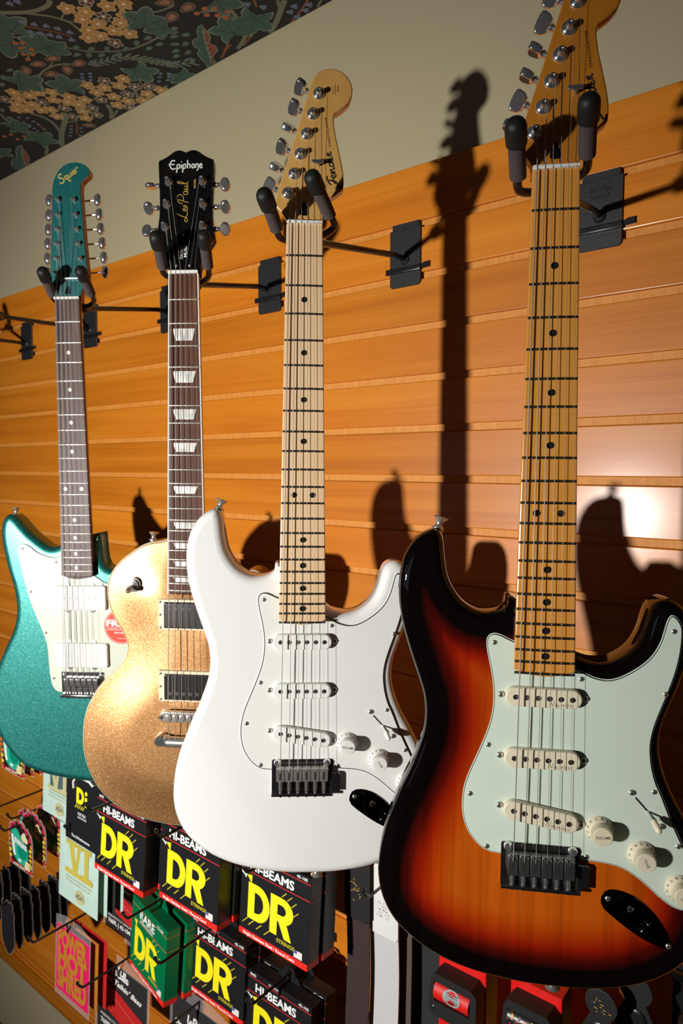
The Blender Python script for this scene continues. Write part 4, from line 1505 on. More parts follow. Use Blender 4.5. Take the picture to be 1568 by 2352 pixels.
    for k in range(6):
        xn = -17.3 + 6.92 * k
        xb = -26.0 + 10.5 * k + 1.0
        zb = 2.2 if block_saddles else 2.2
        zt = 0.0 if block_saddles else -2.6
        px, py = STRAT_POSTS[k]
        d = Vector((px - xn, py - 2.0)).normalized()
        side = 3.0
        tp = (px + side * 0.9, py - 1.5, ZH + 6.2)
        pts = [(xb, -654, zt - 2.0), (xb, -648.5, zt + 1.2), (xb, -646.0, zb), (xb * 0.5 + xn * 0.5, -323.0, 2.1), (xn, 2.4, 2.2), (xn, 6.5, 1.0)]
        if k >= 4:
            tx = 12.5 if k == 4 else 17.0
            pts += [(tx, 67.5, ZH + 5.8)]
        pts += [tp, (px, py + 3.0, ZH + 6.4), (px - 2.8, py, ZH + 6.6)]
        string_run(root, pts, rad[k], 'string_wound' if k < 3 else 'string_plain')
    strap_button(root, -102.5, -332.5, ZB - 22, 0.30, 0.95)
    strap_button(root, 20.0, -784.5, ZB - 22, 0.0, -1.0)
    return root


g_white = strat('white', 'glossy white electric guitar with white pickguard and pale maple neck', 'white_lacquer', 'parchment_guard', ('parchment_guard', 'guard_black', 'parchment_guard', 0.5),
                'white_plastic', 'white_plastic', 'maple_pale', 'maple_head', False, False, False, 0)
g_burst = strat('burst', 'sunburst electric guitar with mint green pickguard, cream pickups and amber maple neck', 'sunburst', 'mint_guard', ('mint_guard', 'guard_black', 'mint_guard', 0.9),
                'aged_white', 'aged_white', 'maple_amber', 'maple_head_amber', True, True, True, 0)

# ------------------------------------------------------------------ gold single-cutaway guitar
def single_cut():
    root = empty('electric_guitar', POSES['gold'])
    tag(root, 'gold sparkle single cutaway guitar with cream binding and black headstock', 'guitar', 'electric guitars hanging in a row')
    L = [(-44, -381.3), (-62, -384), (-75.5, -389.6), (-89, -398.7), (-103, -409), (-114.5, -421), (-122.7, -434), (-127, -447.3), (-128, -463), (-126, -478.6), (-119.3, -496.4),
         (-110.4, -512), (-102.6, -525), (-98.7, -536.5), (-98.4, -548)]
    low = [(-102, -559), (-110, -571), (-122, -582.6), (-134, -594.5), (-145.6, -608.5), (-156, -625), (-163.5, -641), (-168.5, -660), (-170.5, -681), (-170.5, -699.5), (-168.5, -716),
           (-164, -732), (-157.5, -748), (-148.5, -764), (-137, -777.5), (-121, -790.7), (-102.5, -801.5), (-79.5, -809.7), (-54, -815.5), (-24, -818.5)]
    out = [(-24, -381)] + L + low + [(0, -819)] + [(-x, y) for x, y in low[::-1]] + [(98.6, -548), (101, -527), (109, -506), (117, -486), (121, -466), (119, -447), (112, -432), (103, -424.5),
           (93, -422), (82, -427), (69, -439), (56, -449), (43, -452), (33, -446), (28, -434), (25.5, -418)]
    ZC = -9.0

    def carve(x, y, d):
        e = min(1.0, max(0.0, d / 78.0))
        s = e * e * (3 - 2 * e)
        return -9.5 * (1 - s)
    body(root, 'body', out, ZC, ZC - 62, 4.0, None, carve, (), 6.0, 5.0, 4.0, ['gold_flake', 'cream_plastic'], 4)
    neck_back(root, 'mahogany_neck', 43, 57, 8, -430, 20, 23)
    fb, h = fretboard(root, 'rosewood', 43, 57, 628, -457.5, 0.5, 0.8, 6.0, 0.8)
    # cream binding along both edges of the board
    for sd in (-1, 1):
        mb = MB()
        o = [(sd * (h(0.5) + 0.15), 0.5), (sd * (h(-457) + 0.15), -457.6), (sd * (h(-457) - 1.6), -457.6), (sd * (h(0.5) - 1.6), 0.5)]
        mb.prism(o, -6.2, 0.25 - 0.9, 0.25, 1)
        mb.build('board_binding', 'bone', root)
    frets(root, 'fret_bright', 22, 628, h, 0.2, 1.0, 1.0)
    for k in (3, 5, 7, 9, 12, 15, 17, 19, 21):
        y0, y1 = fret_y(k - 1, 628), fret_y(k, 628)
        c = (y0 + y1) / 2
        hh = min((y0 - y1) * 0.29, 8.4)
        w = h(c) * 0.70
        mb = MB()
        X = np.linspace(-1, 1, 9)
        vs = [(x * w, c + hh, 0.10 - (x * w) ** 2 / 480) for x in X] + [(x * w * 0.77, c - hh, 0.10 - (x * w * 0.77) ** 2 / 480) for x in X]
        mb.add(vs, [(9 + i, 9 + i + 1, i + 1, i) for i in range(8)])
        mb.build('inlay', 'pearl_inlay', root)
    mb = MB()
    mb.box((0, 2.6, 0.2), (43.0, 4.8, 4.0), 0.5)
    mb.build('nut', 'bone', root)
    # headstock, tilted back 14 degrees: xf maps head-plane coordinates
    T = math.radians(8)

    def HX(v):
        x, y, z = v
        y = 4 + (y - 4) * 1.035
        x = x - 0.022 * max(0.0, y)
        return (x, 4 + (y - 4) * math.cos(T) + (z + 3) * math.sin(T), -3.5 - (y - 4) * math.sin(T) + (z + 3) * math.cos(T))
    half = [(21.5, -2), (22.5, 8), (24.5, 16), (28, 27), (33, 37), (39.5, 45.5), (42, 50), (41.5, 57), (39.6, 68), (38, 82), (37.6, 100), (38.2, 120), (39.4, 140), (40.4, 160), (39.5, 162.5),
            (33, 165), (26.5, 168.5), (20.5, 173), (16, 175.7), (11, 176.8), (6, 176.2), (2.5, 174.6)]
    ho = [(x + 1.2 if y > 20 else x, y) for x, y in half] + [(1.2, 173.4)] + [(-x + 1.2 if y > 20 else -x, y) for x, y in half[::-1]]
    mb = MB(0.001, HX)
    mb.prism(ccw(ho), -18, -3, 1.0, 2, 1.0)
    hd = mb.build('headstock', 'black_gloss', root, True, 40)
    zf = -3.0
    mb = MB(0.001, HX)
    stroke_word(W_EPIPHONE, 7.0, -22.5, 149.5, 0.01, 1.15, zf + 0.1, mb)
    mb.build('brand_script', 'ink_silver', hd, False)
    mb = MB(0.001, HX)
    stroke_word(W_LESPAUL, 7.6, 4.5, 78.5, math.pi / 2 - 0.02, 0.95, zf + 0.1, mb)
    mb.text('MODEL', 15.8, 121.5, zf + 0.1, 2.8, 13.5, math.pi / 2, 0.02)
    mb.build('model_script', 'ink_gold', hd, False)
    mb = MB(0.001, HX)
    mb.prism(cr([(-1.0, 58.5), (-7.5, 55.5), (-11.5, 48), (-10.5, 38), (-11.0, 26), (-14.0, 13), (-14.5, 9.3), (0, 9), (13.0, 9.3), (12.0, 14), (8.5, 26), (8.2, 38), (9.2, 48), (5.5, 55.5)], 4), zf - 0.5, zf + 1.6, 0.4, 1)
    tc = mb.build('truss_rod_cover', 'black_gloss', root)
    mb = MB(0.001, HX)
    mb.text('Les Paul', -1.6, 20.5, zf + 1.7, 4.0, 19.0, math.pi / 2, 0.02, 0.5)
    mb.text('MUSE', 4.6, 23.5, zf + 1.7, 4.4, 16.5, math.pi / 2, 0.015)
    mb.build('cover_lettering', 'ink_white', tc, False)
    for x, y in ((-0.8, 55.0), (-10.5, 12.0), (8.5, 12.0)):
        mb = MB(0.001, HX)
        screw(mb, x, y, zf + 1.6, 1.7, 0.6)
        mb.build('screw', 'nickel', tc)
    posts = [(-27.8, 67), (-25.6, 99), (-23.3, 131), (27.2, 67), (27.0, 98.5), (26.4, 130.5)]
    rot = [0.2, -0.9, 1.35, 0.5, 0.8, 0.35]
    holder = hd
    for (px, py), a in zip(posts, rot):
        sd = -1 if px < 0 else 1
        n0 = len(bpy.data.objects)
        tn = tuner(hd, px, py, zf, sd, 0.0, 22.5, a, 'oval', 6.2, 'chrome', 11.0, False, -9.0)
        for ob in [tn] + list(tn.children):
            me = ob.data
            for v in me.vertices:
                q = HX((v.co.x * 1000, v.co.y * 1000, v.co.z * 1000))
                v.co = (q[0] / 1000, q[1] / 1000, q[2] / 1000)
        tn.parent = root
    # pickups
    for y0, y1, zt in ((-466.0, -512.0, -3.0), (-572.5, -619.0, -0.5)):
        mb = MB()
        o = [(-44.5, y0), (44.5, y0), (44.5, y1), (-44.5, y1)]
        mb.prism(resample(o, 3.0), ZC - 6, zt - 2.5, 1.4, 2)
        ring = mb.build('pickup_ring', 'cream_plastic', root)
        mb = MB()
        c = (y0 + y1) / 2
        mb.prism(resample([(-35, c + 19.5), (35, c + 19.5), (35, c - 19.5), (-35, c - 19.5)], 3.0), ZC - 2, zt + 1.5, 1.8, 3)
        pk = mb.build('pickup_cover', 'dark_chrome', root)
        yp = c + 9.8 if y0 > -500 else c - 9.8
        for k in range(6):
            mb = MB()
            mb.lathe([(2.6, 0), (2.6, 0.6), (2.0, 1.1)], (-25.8 + 10.3 * k, yp, zt + 1.4), (0, 0, 1), 12)
            mb.build('pole_screw', 'chrome', pk)
        for x in (-41.3, 41.3):
            for y in (y0 - 4, c, y1 + 4):
                screw_obj(ring, x, y, zt - 2.6, 2.1, 1.0)
    # bridge and tailpiece
    mb = MB()
    o = [(-37.5, -632), (-33, -630.5), (33, -630.5), (37.5, -632), (39, -638), (37.5, -644.5), (33, -646), (-33, -646), (-37.5, -644.5), (-39, -638)]
    mb.prism(o, 1.0, 8.5, 1.5, 2)
    br = mb.build('bridge', 'nickel', root, True, 35)
    for k in range(6):
        x = -25.5 + 10.2 * k
        mb = MB()
        mb.prism([(x - 3.6, -634), (x + 3.6, -634), (x + 3.6, -642.5), (x - 3.6, -642.5)], 7.5, 11.2, 1.2, 2)
        mb.build('saddle', 'nickel', br)
    for x in (-37, 37):
        mb = MB()
        mb.lathe([(5.4, -10), (5.4, -8.0), (2.6, -7.5), (2.6, 8.0), (3.2, 8.6), (3.2, 9.6), (0.8, 9.9)], (x, -638.5, 0), (0, 0, 1), 16)
        mb.build('bridge_post', 'chrome', br)
    mb = MB()
    mb.tube([(-30, -678, 2), (0, -678, 3), (30, -678, 2)], 8.0, 18)
    tp = mb.build('tailpiece', 'nickel', root)
    for x in (-40.5, 40.5):
        mb = MB()
        mb.lathe([(8.3, -8), (8.3, 6.5), (7.4, 7.8), (1.0, 8.2)], (x, -676, 0), (0, 0, 1), 22)
        mb.mat(1).ribbon([(x - 6.3, -678.5), (x + 6.3, -673.5)], 1.4, 8.25, 1)
        mb.build('tailpiece_stud', ['chrome', 'ink_black'], tp)
        mb = MB()
        s = 1 if x > 0 else -1
        mb.prism([(x - 4 * s, -669.5), (x - 13 * s, -670), (x - 13 * s, -686), (x - 4 * s, -684)], -4, 6, 1.5, 2)
        mb.build('tailpiece_ear', 'chrome', tp)
    # selector switch, knobs
    mb = MB()
    mb.lathe([(11.0, 0), (11.0, 1.2), (7.4, 2.2), (7.4, 4.6), (4.2, 5.2), (2.6, 6)], (-82.5, -446.0, ZC - 1.4), (0, 0, 1), 22)
    sw = mb.build('selector_switch', 'nickel', root)
    mb = MB()
    mb.lathe([(1.6, 0), (1.8, 6), (3.6, 9), (4.2, 14), (2.6, 17), (0.6, 17.6)], (-82.5, -446.0, ZC + 4), (-0.08, -0.42, 0.9), 14)
    mb.build('switch_tip', 'nickel', sw)
    for x, y in ((70, -690), (112, -668), (92, -742), (132, -716)):
        mb = MB()
        mb.lathe([(12, 0), (12, 2), (11, 9), (10, 14), (9, 15), (0.6, 15.2)], (x, y, ZC - 3.5), (0, 0, 1), 24)
        mb.build('control_knob', 'black_plastic', root)
    strap_button(root, -64.5, -383.0, ZC - 36, 0.12, 0.99)
    strap_button(root, 0, -819, ZC - 36, 0, -1)
    for k, r in enumerate([0.62, 0.50, 0.40, 0.28, 0.2, 0.16]):
        xn, xb = -17.0 + 6.8 * k, -25.5 + 10.2 * k
        if k < 3:
            px, py = posts[k]
        else:
            px, py = posts[8 - k]
        tp1 = HX((px + (3 if px < 0 else -3), py, zf + 8))
        tp2 = HX((px, py + 3, zf + 8.2))
        pts = [(xb, -684, 4), (xb, -671, 8), (xb, -638, 11.6), (xn * 0.5 + xb * 0.5, -319, 5.0), (xn, 2.6, 2.4), (xn, 6.5, 1.4), tp1, tp2]
        string_run(root, pts, r, 'string_wound' if k < 3 else 'string_plain')
    return root


g_gold = single_cut()


# ------------------------------------------------------------------ teal offset twelve-string
def offset_twelve():
    root = empty('electric_guitar', POSES['teal'])
    tag(root, 'metallic teal twelve string offset guitar with teal headstock and white soapbar pickups', 'guitar', 'electric guitars hanging in a row')
    out = [(-28, -408), (-35, -412), (-47, -416), (-58, -414.5), (-73.5, -404), (-89, -391), (-101.6, -377), (-110, -367), (-118, -360.5), (-125, -359), (-132, -362), (-137.5, -369), (-141, -380),
           (-142, -392), (-141, -411), (-136.4, -437), (-131, -463), (-125.1, -484), (-121.2, -505), (-120.3, -526), (-123, -547), (-130.3, -568.7), (-140.7, -590), (-152.7, -614), (-163, -640),
           (-170, -668), (-173, -695), (-172, -720), (-168, -742), (-160, -762), (-150, -778), (-138, -793.6), (-122, -809), (-104, -818), (-81, -825.5), (-58.5, -830.6), (-33, -834.4),
           (-12.7, -836.8), (12, -838), (40, -836), (70, -831), (100, -820), (127, -802), (148, -779), (162, -750), (168, -718), (166, -688), (158, -660), (145, -634), (130, -612), (118, -592),
           (111, -572), (109, -552), (112, -532), (119, -512), (126, -492), (131, -472), (130, -452), (124, -439), (113, -433), (100, -434), (88, -440), (76, -447), (65, -453), (55, -454.5), (46.5, -450),
           (41, -441), (38.5, -427), (37.5, -410), (36, -396), (31, -391)]
    ZB = -13.0
    body(root, 'body', out, ZB, ZB - 45, 12.0, 'teal_flake')
    guard = [(-28, -432.5), (-40, -434), (-53.4, -432), (-71.7, -425.7), (-87.1, -414.1), (-97.6, -409.8), (-105, -412), (-109, -419), (-108.5, -430), (-104.8, -451.8), (-98.1, -483), (-88.9, -516.9),
             (-76.8, -548.2), (-67.2, -574.4), (-62.7, -595.4), (-61.6, -621.9), (-59.5, -648.4), (-54.7, -664.3), (-44.3, -672), (-20, -672), (10, -668), (37, -655), (53.3, -641), (69.6, -625), (88, -612),
             (98, -596), (100, -575), (97, -550), (101, -525), (110, -500), (117, -478), (116, -462), (108, -455), (95, -457), (80, -466), (64, -477), (46, -477), (36, -471), (29, -466), (10, -455)]
    g = resample(ccw(cr(guard, 4)), 3.0)
    mb = MB()
    mb.prism(inset(g, 0.8), ZB + 0.8, ZB + 2.2, 0.5, 2)
    pg = mb.build('pickguard', 'mint_white_guard', root)
    mb = MB()
    mb.prism(g, ZB - 0.3, ZB + 0.9)
    mb.build('guard_ply', 'ink_grey', pg)
    ZG = ZB + 2.2
    for x, y in [(-100.6, -418.1), (-41, -441), (-88.7, -493.3), (-64.1, -565.7), (-52.8, -646.4), (40, -480), (106, -470), (90, -590)]:
        screw_obj(pg, x, y, ZG, 2.6, 1.2)
    # sticker
    mb = MB()
    mb.disc(71.5, -553.5, ZG + 0.12, 30.5, None, 48)
    st = mb.build('round_sticker', 'sticker_red', root, False)
    mb = MB()
    mb.text('FREE', 45.0, -553.0, ZG + 0.2, 10.0, 40.0, 0.0, 0.04)
    mb.text('ONLINE LESSONS', 46.5, -556.8, ZG + 0.2, 2.0, 40.0, 0.0, 0.0)
    mb.text('WITH PURCHASE', 58.0, -566.0, ZG + 0.2, 3.0, 28.0, 0.0, 0.02)
    mb.text('fender play', 64.0, -575.0, ZG + 0.2, 2.0, 14.0, 0.0, 0.0)
    mb.ribbon([(45.5, -541.0), (97, -541.0)], 0.8, ZG + 0.2, 1)
    mb.ribbon([(45.5, -559.0), (97, -559.0)], 0.8, ZG + 0.2, 1)
    for r in (28.6,):
        mb.ribbon([(71.5 + r * math.cos(t), -553.5 + r * math.sin(t)) for t in [2 * math.pi * k / 48 for k in range(49)]], 0.6, ZG + 0.2, 1, False)
    mb.build('sticker_print', 'ink_white', st, False)
    # wide soapbar pickups
    for cy in (-503.0, -604.0):
        mb = MB()
        o = []
        for cx, sy, a0 in ((43, 1, 90), (43, -1, 0), (-43, -1, -90), (-43, 1, -180)):
            for k in range(5):
                a = math.radians(a0 - 90 * k / 4)
                o.append((cx + 4.5 * math.cos(a), cy + sy * 17.0 + 4.5 * math.sin(a)))
        mb.prism(o, ZG - 0.5, -4.6, 1.6, 3)
        pu = mb.build('pickup', 'white_plastic', root)
        for k in range(6):
            mb = MB()
            mb.lathe([(2.2, 0), (2.2, 0.5), (1.6, 0.7)], (-26.3 + 10.5 * k, cy - 0.5, -4.7), (0, 0, 1), 12)
            mb.build('pole_piece', 'bone', pu)
        for x, s in ((-22, 1), (22, 1), (-22, -1), (22, -1)):
            mb = MB()
            mb.lathe([(5.0, 0), (5.0, 1.0), (3.6, 1.4)], (x, cy + s * 21.5, ZG), (0, 0, 1), 14)
            mb.build('pickup_screw', 'nickel', pu)
    # bridge
    mb = MB()
    mb.prism([(-38.5, -636), (-37, -634.5), (37.5, -634.5), (39, -636), (39, -678), (-38.5, -678)], ZB - 0.4, -9.5, 0.8, 2)
    mb.prism([(-38.5, -674), (39, -674), (39, -679), (-38.5, -679)], -9.8, -2.0, 1.0, 2)
    br = mb.build('bridge', 'dark_chrome', root, True, 35)
    for x in (-33, 33):
        mb = MB()
        mb.lathe([(4.4, 0), (4.4, 1.6), (1.4, 3.0)], (x, -640, -9.5), (0, 0, 1), 16)
        mb.build('pivot_screw', 'chrome', br)
    for k in range(12):
        x = -26.5 + 10.5 * (k // 2) + (-2.1 if k % 2 == 0 else 2.1)
        mb = MB()
        mb.prism([(x - 1.9, -645), (x + 1.9, -645), (x + 1.9, -656), (x - 1.9, -656)], -8.0, -0.5 + 0.6 * (k % 2), 0.9, 2)
        sd = mb.build('saddle', 'chrome', root)
        mb = MB()
        mb.cyl((x, -655, -5), (x, -681, -5), 1.2, None, 8)
        for q in range(4):
            mb.lathe([(1.8, 0), (1.8, 1.2)], (x, -658 - 4.2 * q, -5), (0, -1, 0), 8)
        mb.build('intonation_screw', 'chrome', sd)
    # neck
    neck_back(root, 'mahogany_neck', 42.5, 56, 8, -440, 21, 25)
    fb, h = fretboard(root, 'laurel', 42.5, 56, 648, -468.5, 0.3, 7.0)
    frets(root, 'fret_bright', 21, 648, h, 0.5, 1.15, 1.0)
    dots(root, 'dot_pearl', 648, 21, 3.2, 14.0)
    mb = MB()
    mb.box((0, 2.2, 0.3), (43.0, 4.4, 4.0), 0.6)
    mb.build('nut', 'bone', root)
    # headstock: maple block with a teal face
    ho = [(-21.5, -2), (-22.5, 6.4), (-25, 15), (-28.4, 29.3), (-29.1, 40.2), (-27, 77.9), (-23.1, 131.4), (-20.6, 179.2), (-18.5, 189.7), (-14.8, 199.1), (-7.6, 209.4), (0.6, 216), (9.8, 219.9),
          (21.1, 220.8), (31.1, 218.7), (38.8, 214.2), (43.6, 207.7), (44.2, 202.5), (41.8, 197.3), (35.8, 193.2), (30, 188.2), (28.1, 181.9), (27.7, 172.4), (29.4, 140.5), (31.3, 97.8), (34.3, 54.9),
          (35.8, 39), (31.5, 27), (25, 16.3), (22, 5), (21.5, -2)]
    hs = resample(ccw(ho), 2.0)
    mb = MB()
    mb.prism(hs, -20.0, -6.2, 0.4, 1, 1.5)
    hd = mb.build('headstock', 'mahogany_neck', root, True, 40)
    mb = MB()
    mb.prism(inset(hs, 0.3), -6.3, -5.0, 0.8, 2)
    face = mb.build('headstock_face', 'teal_head', root, True, 40)
    ZH = -5.0
    mb = MB()
    stroke_word(W_SQUIER, 6.9, -4.0, 187.0, math.radians(31.5), 1.55, ZH + 0.1, mb)
    mb.build('brand_script', 'ink_gold', face, False)
    posts = [(-17.8, 43.5), (-16.9, 67.1), (-15.4, 91.1), (-13.3, 114.5), (-11.8, 137.8), (-10.3, 161.7), (26.2, 43.0), (24.5, 66.6), (22.5, 90.1), (20.6, 113.6), (19.0, 137), (16.9, 160.3)]
    for i, (px, py) in enumerate(posts):
        sd = -1 if px < 0 else 1
        mb = MB()
        mb.lathe([(4.4, 0), (4.4, 0.8), (3.0, 1.6), (2.8, 5.5), (2.2, 6.6), (2.8, 7.8), (2.6, 8.6), (1.0, 8.9)], (px, py, ZH), (0, 0, 1), 14)
        po = mb.build('tuning_post', 'chrome', root)
        zb = ZH - 20
        mb = MB()
        ex = px + sd * (24.5 if sd > 0 else 18.0)
        mb.cyl((px, py + 5, zb), (ex, py + 6, zb), 1.5, None, 8)
        mb.build('shaft', 'dark_chrome', po)
        mb = MB()
        for a in range(1):
            pr = [(0.5, 0.0), (3.2, 0.6), (5.0, 2.2), (6.2, 4.8), (6.4, 7.2), (5.6, 10.0), (3.8, 12.2), (1.0, 13.2)]
            mb.lathe(pr, (ex, py + 6, zb), (sd, 0.04, 0), 18)
        mb.v = [(x, py + 6 + (y - py - 6) * 1.65, z) for x, y, z in mb.v]
        mb.v = [(x, y, zb + (z - zb) * 0.85) for x, y, z in mb.v]
        mb.build('tuner_button', 'chrome', po)
    # string retainer bar
    mb = MB()
    mb.tube([(-16.5, 34.4, ZH + 3.2), (0, 34.4, ZH + 3.6), (22.5, 34.4, ZH + 3.2)], 2.0, 12)
    mb.lathe([(3.0, 0), (3.0, 4.5), (1.0, 5.5)], (-16.5, 34.4, ZH), (0, 0, 1), 14)
    mb.lathe([(3.0, 0), (3.0, 4.5), (1.0, 5.5)], (22.5, 34.4, ZH), (0, 0, 1), 14)
    mb.build('string_retainer', 'chrome', root)
    mb = MB()
    mb.prism(cr([(2, 23), (4.2, 18), (4.4, 11), (0, 9.5), (-4.4, 11), (-2.6, 18)], 3), ZH - 0.5, ZH + 0.3)
    mb.build('truss_rod_plug', 'black_gloss', face)
    for k in range(12):
        pr, sub = k // 2, k % 2
        xn = -17.4 + 6.96 * pr + (-0.9 if sub == 0 else 0.9)
        xb = -26.5 + 10.5 * pr + (-1.7 if sub == 0 else 1.7)
        px, py = posts[k] if k < 6 else posts[17 - k]
        r = [0.55, 0.45, 0.38, 0.3, 0.22, 0.17][pr] * (1.0 if sub else 0.7)
        pts = [(xb, -652, -4), (xb, -648, 1.0), (xn * 0.5 + xb * 0.5, -324, 2.0), (xn, 2.2, 2.5), (xn * 1.02, 8, 1.0), (xn * 1.05 + 1.5, 34, ZH + 1.0), (px + (2.6 if px < 0 else -2.6), py, ZH + 5), (px, py + 2.6, ZH + 5.2)]
        string_run(root, pts, r, 'string_wound' if pr < 3 else 'string_plain')
    strap_button(root, -121.5, -360.0, ZB - 20, 0.02, 1.0)
    strap_button(root, 10, -838, ZB - 20, 0, -1)
    return root


g_teal = offset_twelve()

# ------------------------------------------------------------------ wall hangers
def arc(cx, cy, rx, ry, a0, a1, n=10):
    return [(cx + rx * math.cos(math.radians(a0 + (a1 - a0) * k / n)), cy + ry * math.sin(math.radians(a0 + (a1 - a0) * k / n))) for k in range(n + 1)]


def FX(v):
    """front-view drawing (u right, v up, w towards the room) -> local x, -w, v"""
    return (v[0], -v[2], v[1])


def hanger(x, label, gpose=None, arms=None, yoke=None, plate_lettering=False):
    """steel slat plate with a rod and a padded yoke; arms are given in the guitar's own mm"""
    root = empty('guitar_hanger', Matrix.Translation((x, 0, 1.973)))
    tag(root, label, 'hanger', 'guitar hangers on the slat wall')
    o = arc(-22, 5.5, 5.5, 5.5, 180, 270, 4) + arc(22, 5.5, 5.5, 5.5, 270, 360, 4) + [(27.5, 86), (-27.5, 86)]
    mb = MB(0.001, FX)
    mb.prism(o, 0.4, 3.2, 0.6, 1)
    mb.prism([(-23.5, 85), (23.5, 85), (23.5, 95), (-23.5, 95)], -6.0, 2.2, 0.5, 1)
    plate = mb.build('slat_plate', 'powder_coat', root, True, 35)
    mb = MB(0.001, FX)
    mb.prism([(-33, 20.5), (29, 20.5), (29, 29), (-33, 29)], 3.0, 7.4, 1.6, 2)
    mb.build('clamp_bar', 'black_steel', root)
    mb = MB(0.001, FX)
    mb.prism([(28, 22.5), (43, 23.5), (43, 31.5), (34, 31.5), (28, 28)], -2.0, 4.0, 0.8, 1)
    mb.build('clamp_lug', 'black_steel', root)
    mb = MB(0.001, FX)
    mb.lathe([(8.5, 0), (8.0, 1.5), (6.0, 3.2), (5.2, 4.2)], (0, 40, 3.0), (0, 0, 1), 18)
    mb.build('rod_boss', 'powder_coat', root)
    if plate_lettering:
        mb = MB(0.001, FX)
        mb.text('String', 0, 71, 3.3, 6.5, 30, 0, 0.01, 0.4, 'c')
        mb.text('SWING', 0, 61, 3.3, 5.5, 24, 0, 0.0, 0, 'c')
        mb.build('plate_lettering', 'black_plastic', root, False)
    inv = root.matrix_world.inverted()

    def W(p):
        return inv @ (gpose @ (Vector(p) * 0.001)) * 1000
    if gpose is None:
        yk = Vector(yoke)
        A = [[Vector(p) for p in a] for a in arms]
    else:
        yk = W(yoke)
        A = [[W(p) for p in a] for a in arms]
    mb = MB()
    mb.tube([(0, -2, 40), (0, -30, 40.5), tuple(yk)], 4.4, 12)
    mb.build('rod', 'black_steel', root)
    mb = MB()
    for base, tip in A:
        d = (tip - base).normalized()
        mb.tube(cr([tuple(yk), tuple(yk.lerp(base, 0.55) + Vector((0, 6, -3))), tuple(base - d * 6), tuple(base + d * 14)], 5, False), 4.2, 10)
    mb.lathe([(7.5, -8), (9.0, -5), (9.0, 5), (7.5, 8)], yk, A[0][0] - A[1][0], 16)
    mb.build('yoke', 'black_steel', root)
    for base, tip in A:
        d = (tip - base)
        L = d.length
        d.normalize()
        up = Vector((0, 0, 1))
        mb = MB()
        pts = [base + d * 10 - up * 1.5, base + d * L * 0.35 - up * 0.5, base + d * L * 0.6, base + d * (L - 8)]
        mb.tube(cr([tuple(p) for p in pts], 4, False), 7.8, 16)
        arm = mb.build('padded_arm', 'foam', root)
        mb = MB()
        mb.lathe([(7.9, -13), (9.4, -12), (9.7, -4), (9.7, 3), (9.0, 7), (7.0, 10), (3.5, 11.6), (0.6, 12)], tip, d, 20)
        mb.build('arm_cap', 'rubber', root)
    return root


hanger(-0.580, 'black wall hanger holding the glossy white guitar', POSES['white'],
       [((-30, -8, -14), (-43, 14, 32)), ((33, 8, -14), (10, 35, 32))], (4, -4, -46))
hanger(-0.290, 'black wall hanger holding the sunburst guitar', POSES['burst'],
       [((-32, -6, -16), (-39.5, 20, 32)), ((29, 10, -16), (21, 36, 32))], (0, 0, -48), True)
hanger(-0.866, 'black wall hanger holding the gold sparkle guitar', POSES['gold'],
       [((-33, 8, -16), (-26, 37, 32)), ((32, 8, -16), (40, 37, 32))], (2, -2, -50))
hanger(-1.150, 'black wall hanger holding the teal twelve string guitar', POSES['teal'],
       [((-29, 6, -16), (-21, 33, 32)), ((38, 6, -16), (42, 33, 32))], (2, -4, -50))
hanger(-1.437, 'empty black wall hanger just left of the teal guitar neck', None,
       [((-28, -225, 34), (-32, -280, 60)), ((28, -225, 34), (32, -280, 60))], (0, -205, 36))
hanger(-1.727, 'leftmost black wall hanger, its rod cut off by the photo edge', None,
       [((-28, -225, 34), (-32, -280, 60)), ((28, -225, 34), (32, -280, 60))], (0, -205, 36))


# ------------------------------------------------------------------ merchandise hooks
def hook(x, z, L, label, lift=14.0):
    root = empty('display_hook', Matrix.Translation((x, 0, z)))
    tag(root, label, 'hook', 'black wire display hooks')
    mb = MB(0.001, FX)
    mb.prism([(-12, -4), (12, -4), (12, 12), (-12, 12)], 0.3, 2.4, 0.5, 1)
    mb.build('hook_plate', 'black_steel', root)
    mb = MB()
    Lm = L * 1000
    pts = cr([(0, 0, 0), (0, -Lm * 0.5, 0), (0, -Lm + 22, 0), (0, -Lm + 8, 3), (0, -Lm, lift)], 5, False)
    mb.tube(pts, 2.3, 10)
    mb.build('wire', 'black_steel', root)
    mb = MB()
    mb.lathe([(0.5, -3.4), (2.4, -2.6), (3.5, 0), (2.4, 2.6), (0.5, 3.4)], (0, -Lm, lift + 1), (0, -0.5, 1), 12)
    mb.build('ball_tip', 'black_steel', root)
    return root


# ------------------------------------------------------------------ string boxes
def poly_holes(mb, loops, z):
    L = [[Vector((x, y, 0)) for x, y in lp] for lp in loops]
    tri = tessellate_polygon(L)
    flat = [p for lp in loops for p in lp]
    fs = []
    for a, b, c in tri:
        ar = (flat[b][0] - flat[a][0]) * (flat[c][1] - flat[a][1]) - (flat[c][0] - flat[a][0]) * (flat[b][1] - flat[a][1])
        fs.append((a, b, c) if ar > 0 else (a, c, b))
    mb.add([(x, y, z) for x, y in flat], fs)


